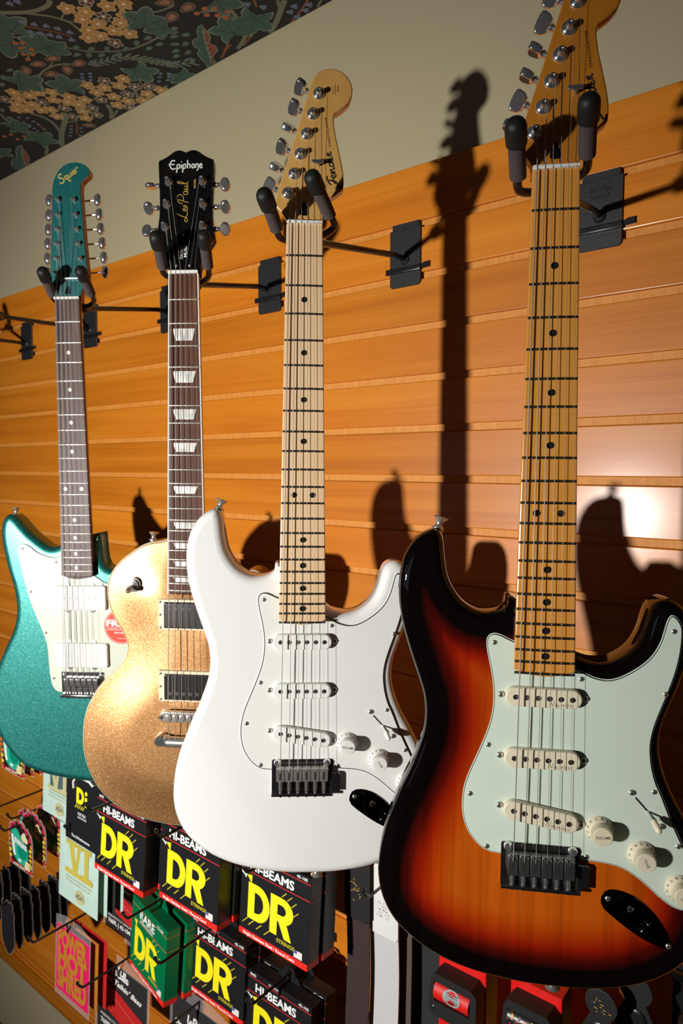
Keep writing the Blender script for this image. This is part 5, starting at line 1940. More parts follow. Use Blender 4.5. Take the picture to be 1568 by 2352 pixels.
def dr_logo(mb, w):
    """the two big letters"""
    D = [(17, 84.5), (36, 84.5)] + arc(37, 57.2, 26, 27.3, 80, -80, 14) + [(36, 30), (17, 30)]
    Dh = [(31, 72.5), (36, 72.0)] + arc(36.5, 57, 13, 15, 75, -75, 10) + [(36, 41.6), (31, 41.6)]
    poly_holes(mb, [D, Dh], w)
    R = [(64, 85), (84, 85)] + arc(87, 66, 23, 19, 80, -62, 12) + [(108, 27), (94, 27), (81, 49), (78.5, 49), (78.5, 27), (64, 27)]
    Rh = [(78.5, 74), (86, 74)] + arc(87, 66.5, 8.5, 7.5, 80, -80, 8) + [(86, 59), (78.5, 59)]
    poly_holes(mb, [R, Rh], w)


def string_box_proto(kind):
    """black (or green) string box, local origin at the middle of its top back; W 140, H 134, T 26"""
    root = empty('string_box')
    W, H, T = 140.0, 134.0, 26.0
    base = {'black': 'carton_black', 'green': 'carton_green'}[kind]

    def X(v):
        return (v[0] - W / 2, -v[2], v[1] - H)

    def new():
        return MB(0.001, X)
    mb = new()
    mb.prism([(0, 9.3), (W, 9.3), (W, H), (0, H)], 0, T, 0.5, 1)
    mb.build('carton', base, root, True, 30)
    mb = new()
    mb.prism([(-0.1, 0), (W + 0.1, 0), (W + 0.1, 9.4), (-0.1, 9.4)], -0.1, T + 0.1, 0.5, 1)
    mb.build('red_band', 'carton_red', root, True, 30)
    mb = new()   # hang tab
    tab = [(44, H - 0.5), (50, H + 9), (57, H + 12), (61, H + 21), (79, H + 21), (83, H + 12), (90, H + 9), (96, H - 0.5)]
    hole = [(70 + 4.5 * math.cos(-t), H + 13 + 4.5 * math.sin(-t)) for t in [2 * math.pi * k / 12 for k in range(12)]]
    for zz in (0.6, 1.4):
        poly_holes(mb, [tab, hole], zz)
    mb.build('hang_tab', base, root, False)
    w = T + 0.25
    if kind == 'black':
        mb = new()
        mb.text('HI-BEAMS', 19, 104.5, w, 13.0, 90, 0, 0.028)
        mb.text('BASS', 6, 127, w, 4.2, 13, 0, 0.02)
        mb.text('STAINLESS', 48, 127, w, 3.4, 24, 0, 0.01)
        mb.text('45-105', 113, 127, w, 4.2, 21, 0, 0.02)
        mb.text('Bright Stainless Steel / Round Core', 10, 2.6, w, 4.4, 106, 0, 0.025)
        mb.poly(ccw([(1, 97.5), (9, 93.5), (12.5, 95), (12, 90), (9.5, 88.5), (9, 91), (1.5, 95)]), w)
        mb.build('white_print', 'ink_white', root, False)
        mb = new()
        for y in (100.2, 124.0):
            mb.poly([(0, y - 0.7), (W, y - 0.7), (W, y + 0.7), (0, y + 0.7)], w)
            mb.add([(W + 0.2, y - 0.5, 0), (W + 0.2, y - 0.5, T), (W + 0.2, y + 0.5, T), (W + 0.2, y + 0.5, 0)], [(0, 3, 2, 1)])
        mb.build('red_rules', 'line_red', root, False)
    else:
        mb = new()
        mb.text('RARE', 34, 105, w, 15.0, 60, 0, 0.02)
        mb.text('PHOSPHOR BRONZE', 36, 98, w, 4.6, 52, 0, 0.02)
        mb.text('12-54', 104, 122, w, 5.0, 22, 0, 0.02)
        mb.text('Acoustic / Hexagonal Round Core', 10, 2.6, w, 4.4, 106, 0, 0.025)
        mb.build('white_print', 'ink_white', root, False)
        mb = new()
        for y in (96.0, 121.0):
            mb.poly([(0, y - 0.6), (W, y - 0.6), (W, y + 0.6), (0, y + 0.6)], w - 0.1)
            mb.add([(W + 0.2, y - 0.5, 0), (W + 0.2, y - 0.5, T), (W + 0.2, y + 0.5, T), (W + 0.2, y + 0.5, 0)], [(0, 3, 2, 1)])
        mb.build('orange_rules', 'line_orange', root, False)
    mb = new()
    dr_logo(mb, w)
    mb.poly(ccw([(13, 94), (24, 96.5), (23.5, 84)]), w)
    mb.build('logo', 'carton_yellow', root, False)
    mb = new()
    for (x, y) in ((86, 87), (97, 85), (106, 79), (110.5, 67)):
        mb.ribbon([(x, y), (x + 9, y + 8.5)], 1.5, w - 0.05, 1)
    for (x, y) in ((18, 29), (31, 29), (48, 29), (64, 27)):
        mb.ribbon([(x, y), (x - 11, y - 10)], 1.6, w - 0.05, 1)
    mb.text('STRINGS', 79, 18.5, w, 5.4, 36, 0, 0.03)
    mb.build('yellow_print', 'carton_olive' if kind == 'green' else 'carton_olive', root, False)
    mb = new()
    mb.mat(0).poly([(114, 11.5), (130, 11.5), (130, 22), (114, 22)], w)
    mb.mat(1).poly([(114, 17), (120.5, 17), (120.5, 22), (114, 22)], w + 0.05)
    mb.mat(2)
    for k in range(4):
        mb.poly([(120.5 if k > 1 else 114, 12.4 + 2.6 * k), (130, 12.4 + 2.6 * k), (130, 13.6 + 2.6 * k), (120.5 if k > 1 else 114, 13.6 + 2.6 * k)], w + 0.03)
    mb.build('flag', ['ink_white', 'flag_blue', 'flag_pink'], root, False)
    return root


def place(proto, loc, tilt=0.0, yaw=0.0, label=None, cat=None, group=None, first=[]):
    if proto.name not in first:
        first.append(proto.name)
        o = proto
    else:
        o = copy_tree(proto)
    o.matrix_world = Matrix.Translation(loc) @ Matrix.Rotation(yaw, 4, 'Z') @ Matrix.Rotation(tilt, 4, 'X')
    tag(o, label, cat, group)
    return o


SBLACK = string_box_proto('black')
SGREEN = string_box_proto('green')
GB = 'boxes of strings hanging on hooks'
TILT = math.radians(-4.5)
# (front-plane bottom-left x, front offset, bottom z) of each visible box and its label, then the ones behind it on the same hook
for (xl, off, zb, lab, nb, lab2) in [
        (-1.056, 0.255, 0.995, 'black string box with yellow logo below the gold guitar', 1, 'black string box hidden behind the one below the gold guitar'),
        (-0.8995, 0.235, 0.995, 'black string box with yellow logo below the left edge of the white guitar', 1, 'black string box second on the hook left below the white guitar'),
        (-0.754, 0.195, 0.977, 'black string box with yellow logo below the middle of the white guitar', 1, 'black string box second on the hook below the middle of the white guitar'),
        (-0.936, 0.150, 0.766, 'black string box with yellow logo in the lower row, right of the green box', 1, 'black string box behind the lower row box right of the green box'),
        (-0.797, 0.145, 0.726, 'black string box cut off by the bottom edge, lowest of the row', 1, 'black string box behind the one cut off by the bottom edge')]:
    H, T = 0.134, 0.026
    for j in range(nb, -1, -1):
        o = off - j * 0.030
        place(SBLACK, (xl + 0.070 + 0.004 * j, -(o - T) + 0.010, zb + H + 0.001 * j), TILT, 0.0, lab if j == 0 else lab2, 'box', GB)
    hook(xl + 0.070, zb + H + 0.012, off + 0.055 if zb > 0.9 else (0.27 if xl < -0.9 else 0.205), 'black hook carrying the ' + lab.replace('black string box with yellow logo ', 'string boxes ').replace('black string box ', 'string box '))
# green box, turned on its hook
for j in (1, 0):
    place(SGREEN, (-1.003 + 0.012 * j, -0.152 + 0.034 * j, 0.892), TILT, math.radians(-11),
          ('green string box with yellow logo, front one on its hook', 'green string box behind the front green box')[j], 'box', GB)
hook(-1.000, 0.912, 0.237, 'black hook carrying the green string boxes')


# ------------------------------------------------------------------ pouches and cards
def pouch(name, label, x0, x1, z0, z1, off, cat='packet', group=None, n_behind=0, mat='pouch_mint', bulge=2.0, tilt=-3.0, film=None):
    W, H = (x1 - x0) * 1000, (z1 - z0) * 1000
    root = empty(name, Matrix.Translation(((x0 + x1) / 2, -off, z1)) @ Matrix.Rotation(math.radians(tilt), 4, 'X'))
    tag(root, label, cat, group)

    def X(v):
        return (v[0] - W / 2, -v[2], v[1] - H)
    mb = MB(0.001, X)
    nx, nz = 8, 8
    for sgn in (1, -1):
        vs = []
        for j in range(nz + 1):
            for i in range(nx + 1):
                u, v = i / nx, j / nz
                b = bulge * (math.sin(math.pi * u) * math.sin(math.pi * v)) ** 0.6
                vs.append((u * W, v * H, sgn * b + sgn * 0.25))
        fs = []
        for j in range(nz):
            for i in range(nx):
                q = (j * (nx + 1) + i, j * (nx + 1) + i + 1, (j + 1) * (nx + 1) + i + 1, (j + 1) * (nx + 1) + i)
                fs.append(q if sgn > 0 else q[::-1])
        mb.add(vs, fs)
    mb.build('pouch_sheet', mat, root)
    if film:
        mb = MB(0.001, X)
        x_in, top, bot = film
        rim = [(-x_in, -bot), (W + x_in, -bot), (W + x_in, H + top), (W * 0.72, H + top + 9), (W * 0.28, H + top + 9), (-x_in, H + top)]
        win = [(1, 1), (1, H - 1), (W - 1, H - 1), (W - 1, 1)]
        poly_holes(mb, [rim, win], bulge * 0.5)
        mb.build('clear_bag', 'clear_film', root, False)
    return root, X, W, H, bulge + 0.5


def vi_pouch(label, x0, x1, z0, z1, off, ink, back=None):
    root, X, W, H, w = pouch('string_pouch', label, x0, x1, z0, z1, off, 'packet', 'pale pouches with roman six')
    if back:
        mb = MB(0.001, X)
        mb.poly([(W * 0.26, H * 0.38), (W, H * 0.38), (W, H * 0.88), (W * 0.26, H * 0.88)], w - 0.1)
        mb.build('print_block', back, root, False)
    mb = MB(0.001, X)
    k = W / 134.0
    # V and I with slab serifs
    def P(l):
        return [(a * k, H * 0.40 + b * k) for a, b in l]
    mb.poly(ccw(P([(26, 62), (60, 62), (60, 54), (53, 54), (60, 22), (66, 54), (60.5, 54), (60.5, 62), (82, 62), (82, 54), (76, 54), (66, 0), (54, 0), (37, 54), (26, 54)])), w)
    mb.poly(ccw(P([(84, 62), (112, 62), (112, 54), (104, 54), (104, 10), (114, 10), (114, 0), (80, 0), (80, 10), (90, 10), (90, 54), (84, 54)])), w)
    mb.poly(ccw(P([(24, -2), (118, -2), (118, 7), (24, 7)])), w - 0.05)
    mb.build('numeral', ink, root, False)
    mb = MB(0.001, X)
    mb.text('STRINGS FOR ELECTRIC BASS', 26 * k, H * 0.33, w, 3.2, 90 * k, 0, 0.01)
    mb.text('STAINLESS ROUND WOUND SET', 28 * k, H * 0.28, w, 3.0, 82 * k, 0, 0.01)
    mb.disc(76 * k, H * 0.15, w - 0.1, 16, 13, 18)
    mb.build('small_print', 'pouch_khaki', root, False)
    mb = MB(0.001, X)
    mb.text('ADA', 76 * k, H * 0.125, w, 9, 24, 0, 0.03, 0, 'c')
    mb.build('maker_mark', 'pouch_slate', root, False)
    return root


vi_pouch('pale mint pouch with gold VI left of the first string box', -1.230, -1.096, 0.866, 1.010, 0.220, 'pouch_gold')
vi_pouch('pale mint pouch with slate printed VI below the teal guitar', -1.322, -1.205, 0.998, 1.135, 0.200, 'pouch_khaki', 'pouch_slate')
for i in range(3):
    r, X, W, H, w = pouch('string_pouch', ('mint pouch edge just behind the gold VI pouch', 'dark pouch edge between two mint ones behind the gold VI pouch', 'rearmost mint pouch edge behind the gold VI pouch')[i], -1.222 + 0.006 * i, -1.088 + 0.006 * i, 0.868, 1.008, 0.206 - 0.013 * i, 'packet', 'pouches stacked behind the VI pouch',
                          mat='pouch_mint' if i % 2 == 0 else 'label_charcoal', bulge=1.5)
hook(-1.160, 1.020, 0.250, 'black hook carrying the mint pouch with gold VI')

# black blister card with a yellow D, left of the first string box
r, X, W, H, w = pouch('blister_card', 'black blister card with yellow D left of the first string box', -1.178, -1.068, 1.005, 1.140, 0.232, 'card', None, mat='carton_black', bulge=1.0)
mb = MB(0.001, X)
poly_holes(mb, [[(36, 105), (46, 105)] + arc(47, 90, 14, 15, 85, -85, 8) + [(46, 75), (36, 75)], [(44, 97), (47, 97)] + arc(47, 90, 7, 7, 85, -85, 6) + [(47, 83), (44, 83)]], w)
mb.poly([(64, 75), (71, 75), (71, 93), (64, 93)], w)
mb.disc(67.5, 100, w, 4)
for k in range(5):
    mb.ribbon([(38 + 6 * k, 73), (32 + 6 * k, 66)], 1.6, w, 1)
mb.build('logo', 'carton_yellow', r, False)
mb = MB(0.001, X)
mb.text('ELECTRIC', 42, 55, w, 4.6, 26, 0, 0.02)
mb.text('BASS STRINGS', 42, 49, w, 3.2, 28, 0, 0.02)
mb.text('The Hi-Performance', 22, 9, w, 5.0, 60, 0, 0.02)
mb.build('white_print', 'ink_white', r, False)
mb = MB(0.001, X)
mb.tube([(26, 100, w), (26, 112, w + 1), (34, 122, w + 1), (48, 126, w + 1), (80, 126, w + 1), (90, 120, w)], 2.2, 8)
mb.build('blister_rim', 'ink_silver', r)
hook(-1.120, 1.150, 0.26, 'black hook carrying the black blister card with yellow D')


def bella(label, x0, x1, z0, z1, off, nb=0):
    root, X, W, H, w = pouch('string_packet', label, x0, x1, z0, z1, off, 'packet', 'red and charcoal string packets in clear bags', mat='label_charcoal', bulge=1.5, film=(7, 14, 8))
    k = W / 150.0

    def S(l):
        return [(a * k, b * k) for a, b in l]
    mb = MB(0.001, X)
    mb.poly(ccw(S(cr([(0, 100), (40, 96), (80, 88), (120, 78), (150, 72)], 4, False) + cr([(150, 28), (110, 32), (70, 40), (30, 48), (0, 50)], 4, False))), w)
    mb.build('red_field', 'label_red', root, False)
    mb = MB(0.001, X)
    mb.ribbon(S([(0, 88), (40, 82), (80, 70), (120, 58), (150, 50)]), 2.0, w + 0.1)
    mb.build('rose_line', 'label_rose', root, False)
    mb = MB(0.001, X)
    stroke_word([[(0.2, 2.0), (0.0, 0.2), (0.6, 0.1)], [(1.2, 0.9), (0.8, 0.8), (0.8, 0.2), (1.2, 0.1), (1.3, 0.9), (1.35, 0.1)], [(1.9, 0.0), (2.0, 2.0), (2.8, 1.9), (2.7, 1.2), (2.1, 1.05), (2.9, 0.8), (2.8, 0.1), (1.9, 0.0)],
                 [(3.1, 0.5), (3.6, 0.6), (3.5, 0.9), (3.1, 0.6), (3.3, 0.1), (3.7, 0.2)], [(3.9, 2.0), (3.85, 0.2), (4.1, 0.1)], [(4.4, 2.0), (4.35, 0.2), (4.6, 0.1)], [(5.3, 0.9), (4.9, 0.8), (4.9, 0.2), (5.3, 0.1), (5.35, 0.9), (5.4, 0.1)]],
                8.6 * k, 48 * k, 122 * k, -0.04, 3.6 * k, w + 0.1, mb)
    mb.text("Deep Talkin' Bass", 8 * k, 107 * k, w + 0.1, 9.5 * k, 128 * k, -0.06, 0.03, 0.35)
    mb.text('PERFECTLY BALANCED', 14 * k, 30 * k, w + 0.1, 5.0 * k, 116 * k, 0, 0.0)
    mb.text('760FL | 43-104', 14 * k, 16 * k, w + 0.1, 9.0 * k, 84 * k, 0, 0.03)
    mb.build('white_print', 'ink_white', root, False)
    for j in range(nb):
        pass
    return root


bella('red and charcoal string packet in clear bag below the green boxes', -1.221, -1.056, 0.553, 0.706, 0.150)
bella('red and charcoal string packet half hidden between mint pouch and green box', -1.231, -1.095, 0.747, 0.892, 0.120)
bella('red and charcoal string packet at the bottom edge beside the lower black box', -0.979, -0.838, 0.590, 0.742, 0.150)
hook(-1.133, 0.727, 0.249, 'black hook carrying the red and charcoal packet below the green boxes')
hook(-1.163, 0.906, 0.150, 'black hook carrying the half hidden red packet')
hook(-0.905, 0.758, 0.24, 'black hook at the bottom edge carrying a red packet')

# pink packet with tall ochre lettering
for j in (2, 1, 0):
    root, X, W, H, w = pouch('string_packet', ('hot pink string packet with tall ochre lettering, in a clear bag', 'edge of a brown backed packet just behind the pink packet', 'edge of a red backed packet last behind the pink packet')[j],
                             -1.290 + 0.008 * j, -1.170 + 0.008 * j, 0.632, 0.768, 0.200 - 0.014 * j, 'packet', 'pink packets on one hook', mat=('label_pink', 'label_ochre', 'label_red')[j], bulge=1.0, film=(4, 16, 12) if j == 0 else None)
    if j == 0:
        mb = MB(0.001, X)
        # fat, tall psychedelic letters filling three bands
        for word, y0, h in (('POWER', 96, 34), ('HOT', 56, 36), ('SHRED', 12, 40)):
            mb.text(word, 7, y0, w, h, W - 14, 0, 0.055)
        mb.build('ochre_lettering', 'label_ochre', root, False)
        pink_root = root
hook(-1.230, 0.795, 0.290, 'black hook carrying the hot pink packets')

# ------------------------------------------------------------------ colourful shaped cards
def pick_card(label, loc, mirror=False):
    root = empty('hanging_card', Matrix.Translation(loc))
    tag(root, label, 'card', 'flowery hanging cards')
    o = [(-50, -44), (-46, -50), (40, -50), (46, -46), (50, -10), (50, 22), (45, 38), (36, 42), (30, 50), (20, 47), (13, 58), (3, 52), (-6, 60), (-15, 51), (-26, 55), (-33, 45), (-44, 44), (-51, 30), (-53, -5)]
    hole = [(5 * math.cos(-t), 49 + 3.4 * math.sin(-t)) for t in [2 * math.pi * k / 10 for k in range(10)]]
    s = resample(ccw(cr(o, 3)), 4.0)
    mb = MB(0.001, FX)
    mb.prism(s, 0.0, 1.6)
    mb.build('card_stock', 'card_edge', root, True, 40)
    mb = MB(0.001, FX)
    mb.poly(inset(s, 1.6), 1.75)
    mb.build('card_face', 'card_dark', root, False)
    cols = ['card_pink', 'card_orange', 'card_yellow', 'card_cream', 'card_red']
    mb = MB(0.001, FX)
    rnd = random.Random(9)
    for k in range(34):   # petals round the rim: pink above, orange and red below
        t = 2 * math.pi * k / 34
        i = int(k / 34 * len(s))
        x, y = inset(s, 6.0)[i]
        c = 0 if y > 26 else (4 if y < -38 else (1 if rnd.random() < 0.6 else 2))
        mb.mat(c).disc(x + rnd.uniform(-2, 2), y + rnd.uniform(-2, 2), 1.85 + 0.01 * k, rnd.uniform(4.0, 6.2), rnd.uniform(3.2, 5.0), 9, rnd.random() * 3)
    for (x, y) in ((40, 4), (41, -6), (40, -16), (39, -26)):
        mb.mat(2).disc(x, y, 2.3, 4.0, 3.0, 10)
    for (x, y, r) in ((14, 24, 10), (25, 22, 8), (18, 31, 7), (28, -31, 9), (22, -38, 7), (33, -38, 6)):
        mb.mat(3).disc(x, y, 2.35, r, r * 0.85, 12)
    mb.build('flower_print', cols, root, False)
    mb = MB(0.001, FX)
    mb.mat(0).poly(ccw(cr([(-40, 18), (-38, 30), (-24, 36), (-8, 33), (6, 16), (24, 12), (31, 2), (31, -18), (22, -33), (4, -40), (-18, -36), (-34, -22), (-41, 0)], 3)), 2.2)
    mb.mat(1).poly(ccw(cr([(-10, 2), (10, 0), (27, -4), (25, -18), (8, -26), (-12, -18)], 3)), 2.3)
    mb.build('teal_panel', ['card_teal', 'card_green'], root, False)
    mb = MB(0.001, FX)
    mb.ribbon([(-36, 18), (-31, 2), (-29, -16), (-25, -26)], 9, 2.5)
    mb.text('SNARLING', -26, 5, 2.5, 11, 52, -0.12, 0.05)
    mb.disc(-4, -31, 2.5, 7, 3.2, 10)
    mb.text('guitar picks', -34, -47, 2.5, 5, 52, 0.02, 0.02)
    mb.build('white_print', 'ink_white', root, False)
    return root


pc = pick_card('flowery card with teal panel, front of the stack at the left edge', (-1.432, -0.200, 0.876))


def card_copy(loc, label):
    c = copy_tree(pc)
    c.matrix_world = Matrix.Translation(loc)
    tag(c, label)
    return c


card_copy((-1.428, -0.172, 0.885), 'flowery card just behind the front one, mostly hidden')
card_copy((-1.424, -0.140, 0.890), 'flowery card third from the front in its stack')
card_copy((-1.492, -0.150, 0.862), 'flowery card alone on the hook beside the mint pouch')
card_copy((-1.560, -0.245, 0.868), 'flowery card cut by the left photo edge, front one')
card_copy((-1.556, -0.222, 0.872), 'flowery card cut by the left photo edge, second one')
card_copy((-1.455, -0.200, 1.083), 'flowery card peeking out under the teal guitar body, front one')
card_copy((-1.450, -0.182, 1.083), 'flowery card peeking out under the teal guitar body, second one')
card_copy((-1.446, -0.166, 1.083), 'flowery card peeking out under the teal guitar body, rearmost one')
card_copy((-1.580, -0.205, 1.072), 'flowery card at the left edge below the teal guitar')
hook(-1.430, 0.927, 0.245, 'black hook carrying the front stack of flowery cards')
hook(-1.492, 0.914, 0.20, 'black hook carrying the single flowery card')
hook(-1.556, 0.922, 0.27, 'black hook at the left edge carrying flowery cards')
hook(-1.452, 1.135, 0.225, 'black hook behind the teal guitar carrying flowery cards')


# ------------------------------------------------------------------ black die-cut cards seen almost edge-on
def black_card():
    root = empty('black_card')
    o = [(-24, 20), (-27, 30), (-19, 38), (-22, 48), (-12, 55), (-6, 50), (0, 57), (6, 50), (12, 55), (22, 48), (19, 38), (27, 30), (24, 20), (25, -20), (20, -44), (4, -62), (-4, -62), (-20, -44), (-25, -20)]
    s = resample(ccw(cr(o, 3)), 3.0)
    mb = MB(0.001, FX)
    mb.prism(s, 0, 1.8, 0.4, 1)
    mb.build('card_stock', 'carton_black', root, True, 40)
    mb = MB(0.001, FX)
    mb.ribbon([p for p in s] + [s[0]], 0.5, 1.85, 1, False)
    mb.build('pale_rim', 'card_edge', root, False)
    return root


bc = black_card()
first = True
for gi, (x, z, o0, n, lab) in enumerate([(-1.395, 0.742, 0.250, 7, 'black die-cut card in the row left of the pink packet'), (-1.500, 0.752, 0.262, 6, 'black die-cut card in the row at the left photo edge')]):
    for j in range(n):
        if first:
            c, first = bc, False
        else:
            c = copy_tree(bc)
        c.matrix_world = Matrix.Translation((x + 0.002 * (j % 2), -(o0 - 0.020 * j), z + 0.002 * (j % 3))) @ Matrix.Rotation(math.radians([4, -3, 2, -5, 1, 3, -2][j]), 4, 'Z')
        place_word = ['front one', 'second from the front', 'third from the front', 'fourth from the front', 'fifth from the front', 'sixth from the front', 'rearmost'][j if j < n - 1 or n < 7 else 6]
        tag(c, lab + ', ' + place_word, 'card', 'black die-cut cards in two rows')
    hook(x, z + 0.050, o0 + 0.03, ('black hook carrying the black cards left of the pink packet', 'black hook carrying the black cards at the left edge')[gi])


# ------------------------------------------------------------------ straps
def strap(label, x0, x1, zt, off, mat, end_mat, end_h, stitches=None, length=0.95, wave=3.0):
    W = (x1 - x0) * 1000
    root = empty('guitar_strap', Matrix.Translation(((x0 + x1) / 2, -off, zt)))
    tag(root, label, 'strap', 'guitar straps hanging below the guitars')
    mb = MB()
    n = 26
    vs = []
    for i in range(n + 1):
        z = -end_h + 12 - (length * 1000 - end_h) * i / n
        y = wave * math.sin(i * 0.7) - 1.0
        for (dx, dy) in ((-W / 2, -1.3), (W / 2, -1.3), (W / 2, 1.3), (-W / 2, 1.3)):
            vs.append((dx, y + dy, z))
    fs = [(i * 4 + k, i * 4 + (k + 1) % 4, (i + 1) * 4 + (k + 1) % 4, (i + 1) * 4 + k) for i in range(n) for k in range(4)]
    fs = [f[::-1] for f in fs]
    fs += [(0, 1, 2, 3), tuple(n * 4 + k for k in (3, 2, 1, 0))]
    mb.add(vs, fs)
    mb.build('webbing', mat, root, True, 30)
    mb = MB(0.001, FX)
    h = end_h
    o = [(-W / 2 - 1.5, -h + 6), (-W / 2 + 3, -h), (W / 2 - 3, -h), (W / 2 + 1.5, -h + 6), (W / 2 + 1.5, -14), (W / 2 * 0.55, 0), (-W / 2 * 0.55, 0), (-W / 2 - 1.5, -14)]
    mb.prism(o, 1.6, 4.6, 0.8, 2)
    mb.build('leather_end', end_mat, root, True, 35)
    if stitches:
        mb = MB(0.001, FX)
        for sx in (-W / 2 + 4, W / 2 - 4):
            for k in range(int((h - 24) / 4)):
                mb.ribbon([(sx, -20 - 4 * k), (sx, -22.4 - 4 * k)], 0.8, 4.8, 1)
        for k in range(int((W - 8) / 4)):
            mb.ribbon([(-W / 2 + 5 + 4 * k, -h + 5), (-W / 2 + 7.4 + 4 * k, -h + 5)], 0.8, 4.8, 1)
        mb.build('stitching', stitches, root, False)
    return root, W, h


s1, W, h = strap('dark brown woven strap with charcoal end and gold stamp', -0.615, -0.573, 1.135, 0.100, 'strap_brown', 'leather_black', 118)
mb = MB(0.001, FX)
rnd = random.Random(4)
for k in range(26):
    mb.disc(rnd.gauss(-1, 5), -72 + rnd.gauss(0, 8), 4.9, rnd.uniform(0.6, 1.5), rnd.uniform(0.5, 1.0), 6, rnd.random() * 3)
mb.build('gold_stamp', 'print_gold', s1, False)
s2, W, h = strap('white woven strap with white leather end and small black stamp', -0.579, -0.528, 1.110, 0.088, 'strap_white', 'leather_white', 108, 'ink_silver')
mb = MB(0.001, FX)
for r in range(5):
    for k in range(7):
        if rnd.random() < 0.8:
            x, y = -9 + 3.1 * k + rnd.uniform(-1, 1), -58 - 5.2 * r
            a = rnd.random() * 3
            mb.ribbon([(x, y), (x + 2.6 * math.cos(a), y + 2.6 * math.sin(a))], 0.8, 4.9, 1)
mb.build('black_stamp', 'ink_grey', s2, False)
strap('grey brown strap hanging behind the white strap', -0.574, -0.517, 1.100, 0.069, 'strap_taupe', 'strap_taupe', 60, None, 0.95, 1.5)
strap('black webbing strap beside the white strap', -0.532, -0.470, 1.080, 0.045, 'strap_black', 'leather_black', 92, 'ink_grey', 0.95, 1.5)
hook(-0.552, 1.083, 0.142, 'black hook carrying the white strap')
hook(-0.594, 1.118, 0.115, 'black hook carrying the dark brown strap')
hook(-0.500, 1.062, 0.085, 'black hook carrying the black webbing strap')


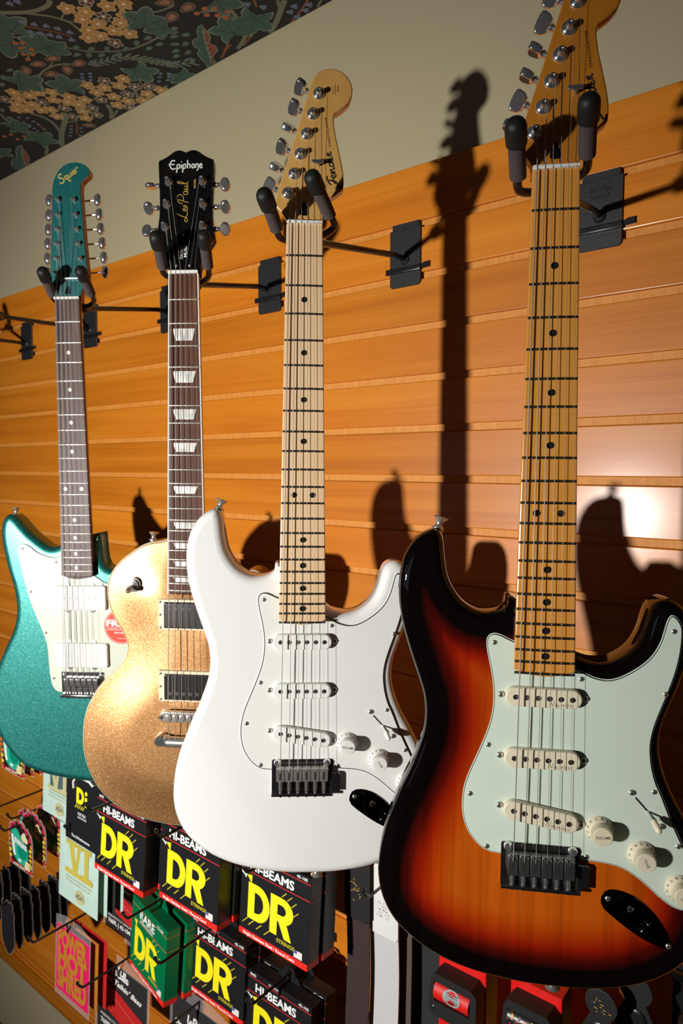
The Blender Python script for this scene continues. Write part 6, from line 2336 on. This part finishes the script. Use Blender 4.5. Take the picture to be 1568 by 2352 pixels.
# ------------------------------------------------------------------ rolled straps in red cartons
def rolled_strap(label, x0, x1, zt, off, kind):
    W = (x1 - x0) * 1000
    H = 150.0
    T = 34.0
    root = empty('strap_carton', Matrix.Translation(((x0 + x1) / 2, -off, zt)))
    tag(root, label, 'carton', 'rolled straps in red cartons')
    mb = MB(0.001, FX)
    mb.prism([(-W / 2, -H), (W / 2, -H), (W / 2, 0), (-W / 2, 0)], -T, 0, 0.6, 1)
    mb.build('carton', 'box_red', root, True, 30)
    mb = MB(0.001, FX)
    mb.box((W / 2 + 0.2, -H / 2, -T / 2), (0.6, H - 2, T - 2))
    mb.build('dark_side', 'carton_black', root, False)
    # black moulded holder with a window
    w, c = W * 0.92, -36.0
    o = [(-w / 2 - 4, c - 24), (-w / 2, c - 33), (w / 2 - 6, c - 33), (w / 2 + 2, c - 26), (w / 2 + 2, c + 18), (w / 2 - 6, c + 25), (-w / 2 + 6, c + 25), (-w / 2, c + 18)]
    i_ = [(-w / 2 + 5, c - 13), (w / 2 - 7, c - 13), (w / 2 - 7, c + 14), (-w / 2 + 5, c + 14)]
    mb = MB(0.001, FX)
    n = len(o)
    poly_holes(mb, [ccw(o), ccw(i_)[::-1]], 26.0)
    po, pi = ccw(o), ccw(i_)
    mb.add([(x, y, 26) for x, y in po] + [(x, y, 0) for x, y in po], [(k, n + k, n + (k + 1) % n, (k + 1) % n) for k in range(n)])
    mb.add([(x, y, 26) for x, y in pi] + [(x, y, 3) for x, y in pi], [(k, (k + 1) % 4, 4 + (k + 1) % 4, 4 + k) for k in range(4)])
    mb.build('plastic_holder', 'leather_black', root, False)
    # the roll
    mb = MB(0.001, FX)
    ro = [(14.5 * math.cos(t), 14.5 * math.sin(t)) for t in [2 * math.pi * k / 28 for k in range(28)]]
    L = w - 13
    vs = [(-L / 2 + L * j - 1, c + b, 15 + a) for j in (0, 1) for a, b in ro]
    mb.add(vs, [(k, (k + 1) % 28, 28 + (k + 1) % 28, 28 + k) for k in range(28)] + [tuple(range(28))[::-1], tuple(range(28, 56))])
    mb.build('strap_roll', 'strap_red' if kind == 'skull' else 'carton_black', root, True, 40)

    def on_roll(u, t):
        r = 14.8
        return (u, c + r * math.sin(t), 15 + r * math.cos(t))
    mb = MB(0.001, FX)
    rnd = random.Random(2)
    if kind == 'skull':
        G = 10
        vs = [on_roll(0.0, 0.25)]
        for k in range(24):
            a = 2 * math.pi * k / 24
            vs.append(on_roll(12.5 * math.cos(a), 0.25 + 0.72 * math.sin(a)))
        mb.mat(0).add(vs, [(0, 1 + k, 1 + (k + 1) % 24) for k in range(24)])
        for r in range(3):
            for k in range(9):
                u, t = -8 + 2 * k, 0.55 - 0.18 * r
                mb.mat(1).add([on_roll(u, t), on_roll(u + 1.1, t), on_roll(u + 1.1, t + 0.1), on_roll(u, t + 0.1)], [(0, 1, 2, 3)])
        for k in range(16):
            u, t = rnd.uniform(-8, 8), rnd.uniform(-0.3, 0.0)
            mb.mat(1).add([on_roll(u, t), on_roll(u + 0.7, t), on_roll(u + 1.0, t + 0.16), on_roll(u + 0.3, t + 0.16)], [(0, 1, 2, 3)])
        mb.v = [(x, y, z + 0.15) for x, y, z in mb.v]
        mb.build('roll_print', ['skull_grey', 'ink_black'], root, False)
        mb = MB(0.001, FX)
        for cx in (-16, 4, 22):
            mb.ribbon([(cx - 8, -76), (cx - 2, -71), (cx + 4, -75), (cx + 2, -81), (cx - 3, -79)], 1.4, 0.2)
            mb.ribbon([(cx, -84), (cx + 6, -88), (cx + 3, -94), (cx - 4, -92)], 1.4, 0.2)
        mb.build('scroll_print', 'ink_black', root, False)
    else:
        cols = ['box_red', 'print_gold', 'print_violet', 'ink_silver', 'strap_black']
        for u0 in (-16, 14):
            for k in range(34):
                u, t = u0 + rnd.uniform(-8, 8), rnd.uniform(-0.8, 0.8)
                d, e = rnd.uniform(0.7, 1.8), rnd.uniform(0.05, 0.12)
                mb.mat(rnd.choice([0, 1, 2, 1])).add([on_roll(u - d, t), on_roll(u, t - e), on_roll(u + d, t), on_roll(u, t + e)], [(0, 1, 2, 3)])
        for t in (0.45, -0.2):
            mb.mat(0).add([on_roll(-5, t), on_roll(0, t - 0.3), on_roll(5, t), on_roll(0, t + 0.12)], [(0, 1, 2, 3)])
        mb.mat(1).add([on_roll(-2, 0.1), on_roll(0, 0.0), on_roll(2, 0.1), on_roll(0, 0.2)], [(0, 1, 2, 3)])
        for u in (-L / 2 + 3, L / 2 - 6):
            mb.mat(0).add([on_roll(u, -0.9), on_roll(u + 2, -0.9), on_roll(u + 2, 0.9), on_roll(u, 0.9)], [(0, 1, 2, 3)])
        mb.v = [(x, y, z + 0.2) for x, y, z in mb.v]
        mb.build('roll_print', cols, root, False)
    for sx in (-w / 2 + 4, w / 2 - 8):
        mb = MB(0.001, FX)
        mb.lathe([(2.4, 0), (2.2, 0.8), (1.2, 1.4)], (sx, c - 22, 26), (0, 0, 1), 12)
        mb.build('stud', 'dark_chrome', root)
    return root


rolled_strap('red carton with rolled red strap showing a grey skull', -0.442, -0.373, 1.046, 0.120, 'skull')
rolled_strap('red carton with rolled black strap in ornate red pattern', -0.339, -0.274, 1.062, 0.120, 'ornate')
hook(-0.407, 1.062, 0.13, 'black hook above the carton with the skull strap')
hook(-0.306, 1.078, 0.13, 'black hook above the carton with the ornate strap')

# black strap ends with gold stamp at the lower right
for (x, z, off, lab, gold) in [(-0.234, 1.064, 0.100, 'black leather strap end with gold stamp below the sunburst guitar', True),
                               (-0.205, 1.072, 0.062, 'black leather strap end behind the gold stamped one', False)]:
    root = empty('guitar_strap', Matrix.Translation((x, -off, z)))
    tag(root, lab, 'strap', 'black strap ends at the lower right')
    mb = MB(0.001, FX)
    o = arc(0, 0, 19, 19, -50, 230, 24) + [(-24, -40), (-25, -200), (25, -200), (24, -40)]
    mb.prism(resample(ccw(o), 3.0), -2, 2, 0.8, 2)
    mb.build('leather_end', 'leather_black', root, True, 35)
    if gold:
        mb = MB(0.001, FX)
        rnd = random.Random(8)
        for k in range(12):
            xx, yy = rnd.uniform(-10, 9), rnd.uniform(-10, 7)
            mb.ribbon([(xx, yy), (xx + rnd.uniform(1, 4), yy - 0.3)], 0.9, 2.2, 1)
        mb.build('gold_stamp', 'print_gold', root, False)
    mb = MB(0.001, FX)
    mb.lathe([(13, 0), (13, 2.0), (10.5, 3.4), (8.5, 2.4), (8.0, 1.0)], (0, -34, 2), (0, 0, 1), 26)
    mb.build('eyelet', 'black_plastic', root)
hook(-0.236, 1.095, 0.12, 'black hook carrying the gold stamped strap end')

# bracket of a display at the right edge
root = empty('shelf_bracket', Matrix.Translation((-0.155, 0, 1.05)))
tag(root, 'black steel bracket at the lower right corner', 'bracket')
mb = MB(0.001, FX)
mb.prism([(-22, -130), (40, -130), (40, 36), (-22, 36)], 0.4, 4.0, 0.8, 1)
mb.build('back_plate', 'black_steel', root)
mb = MB(0.001, FX)
mb.prism([(-24, 22), (42, 22), (42, 31), (-24, 31)], 3.5, 16, 2.5, 3)
mb.build('top_rail', 'black_gloss', root)
mb = MB()
mb.tube(cr([(-4, -4, -30), (-4, -22, -14), (-4, -36, -22), (-8, -44, -60), (-14, -60, -110)], 6, False), 6.0, 12)
mb.build('curved_arm', 'black_plastic', root)
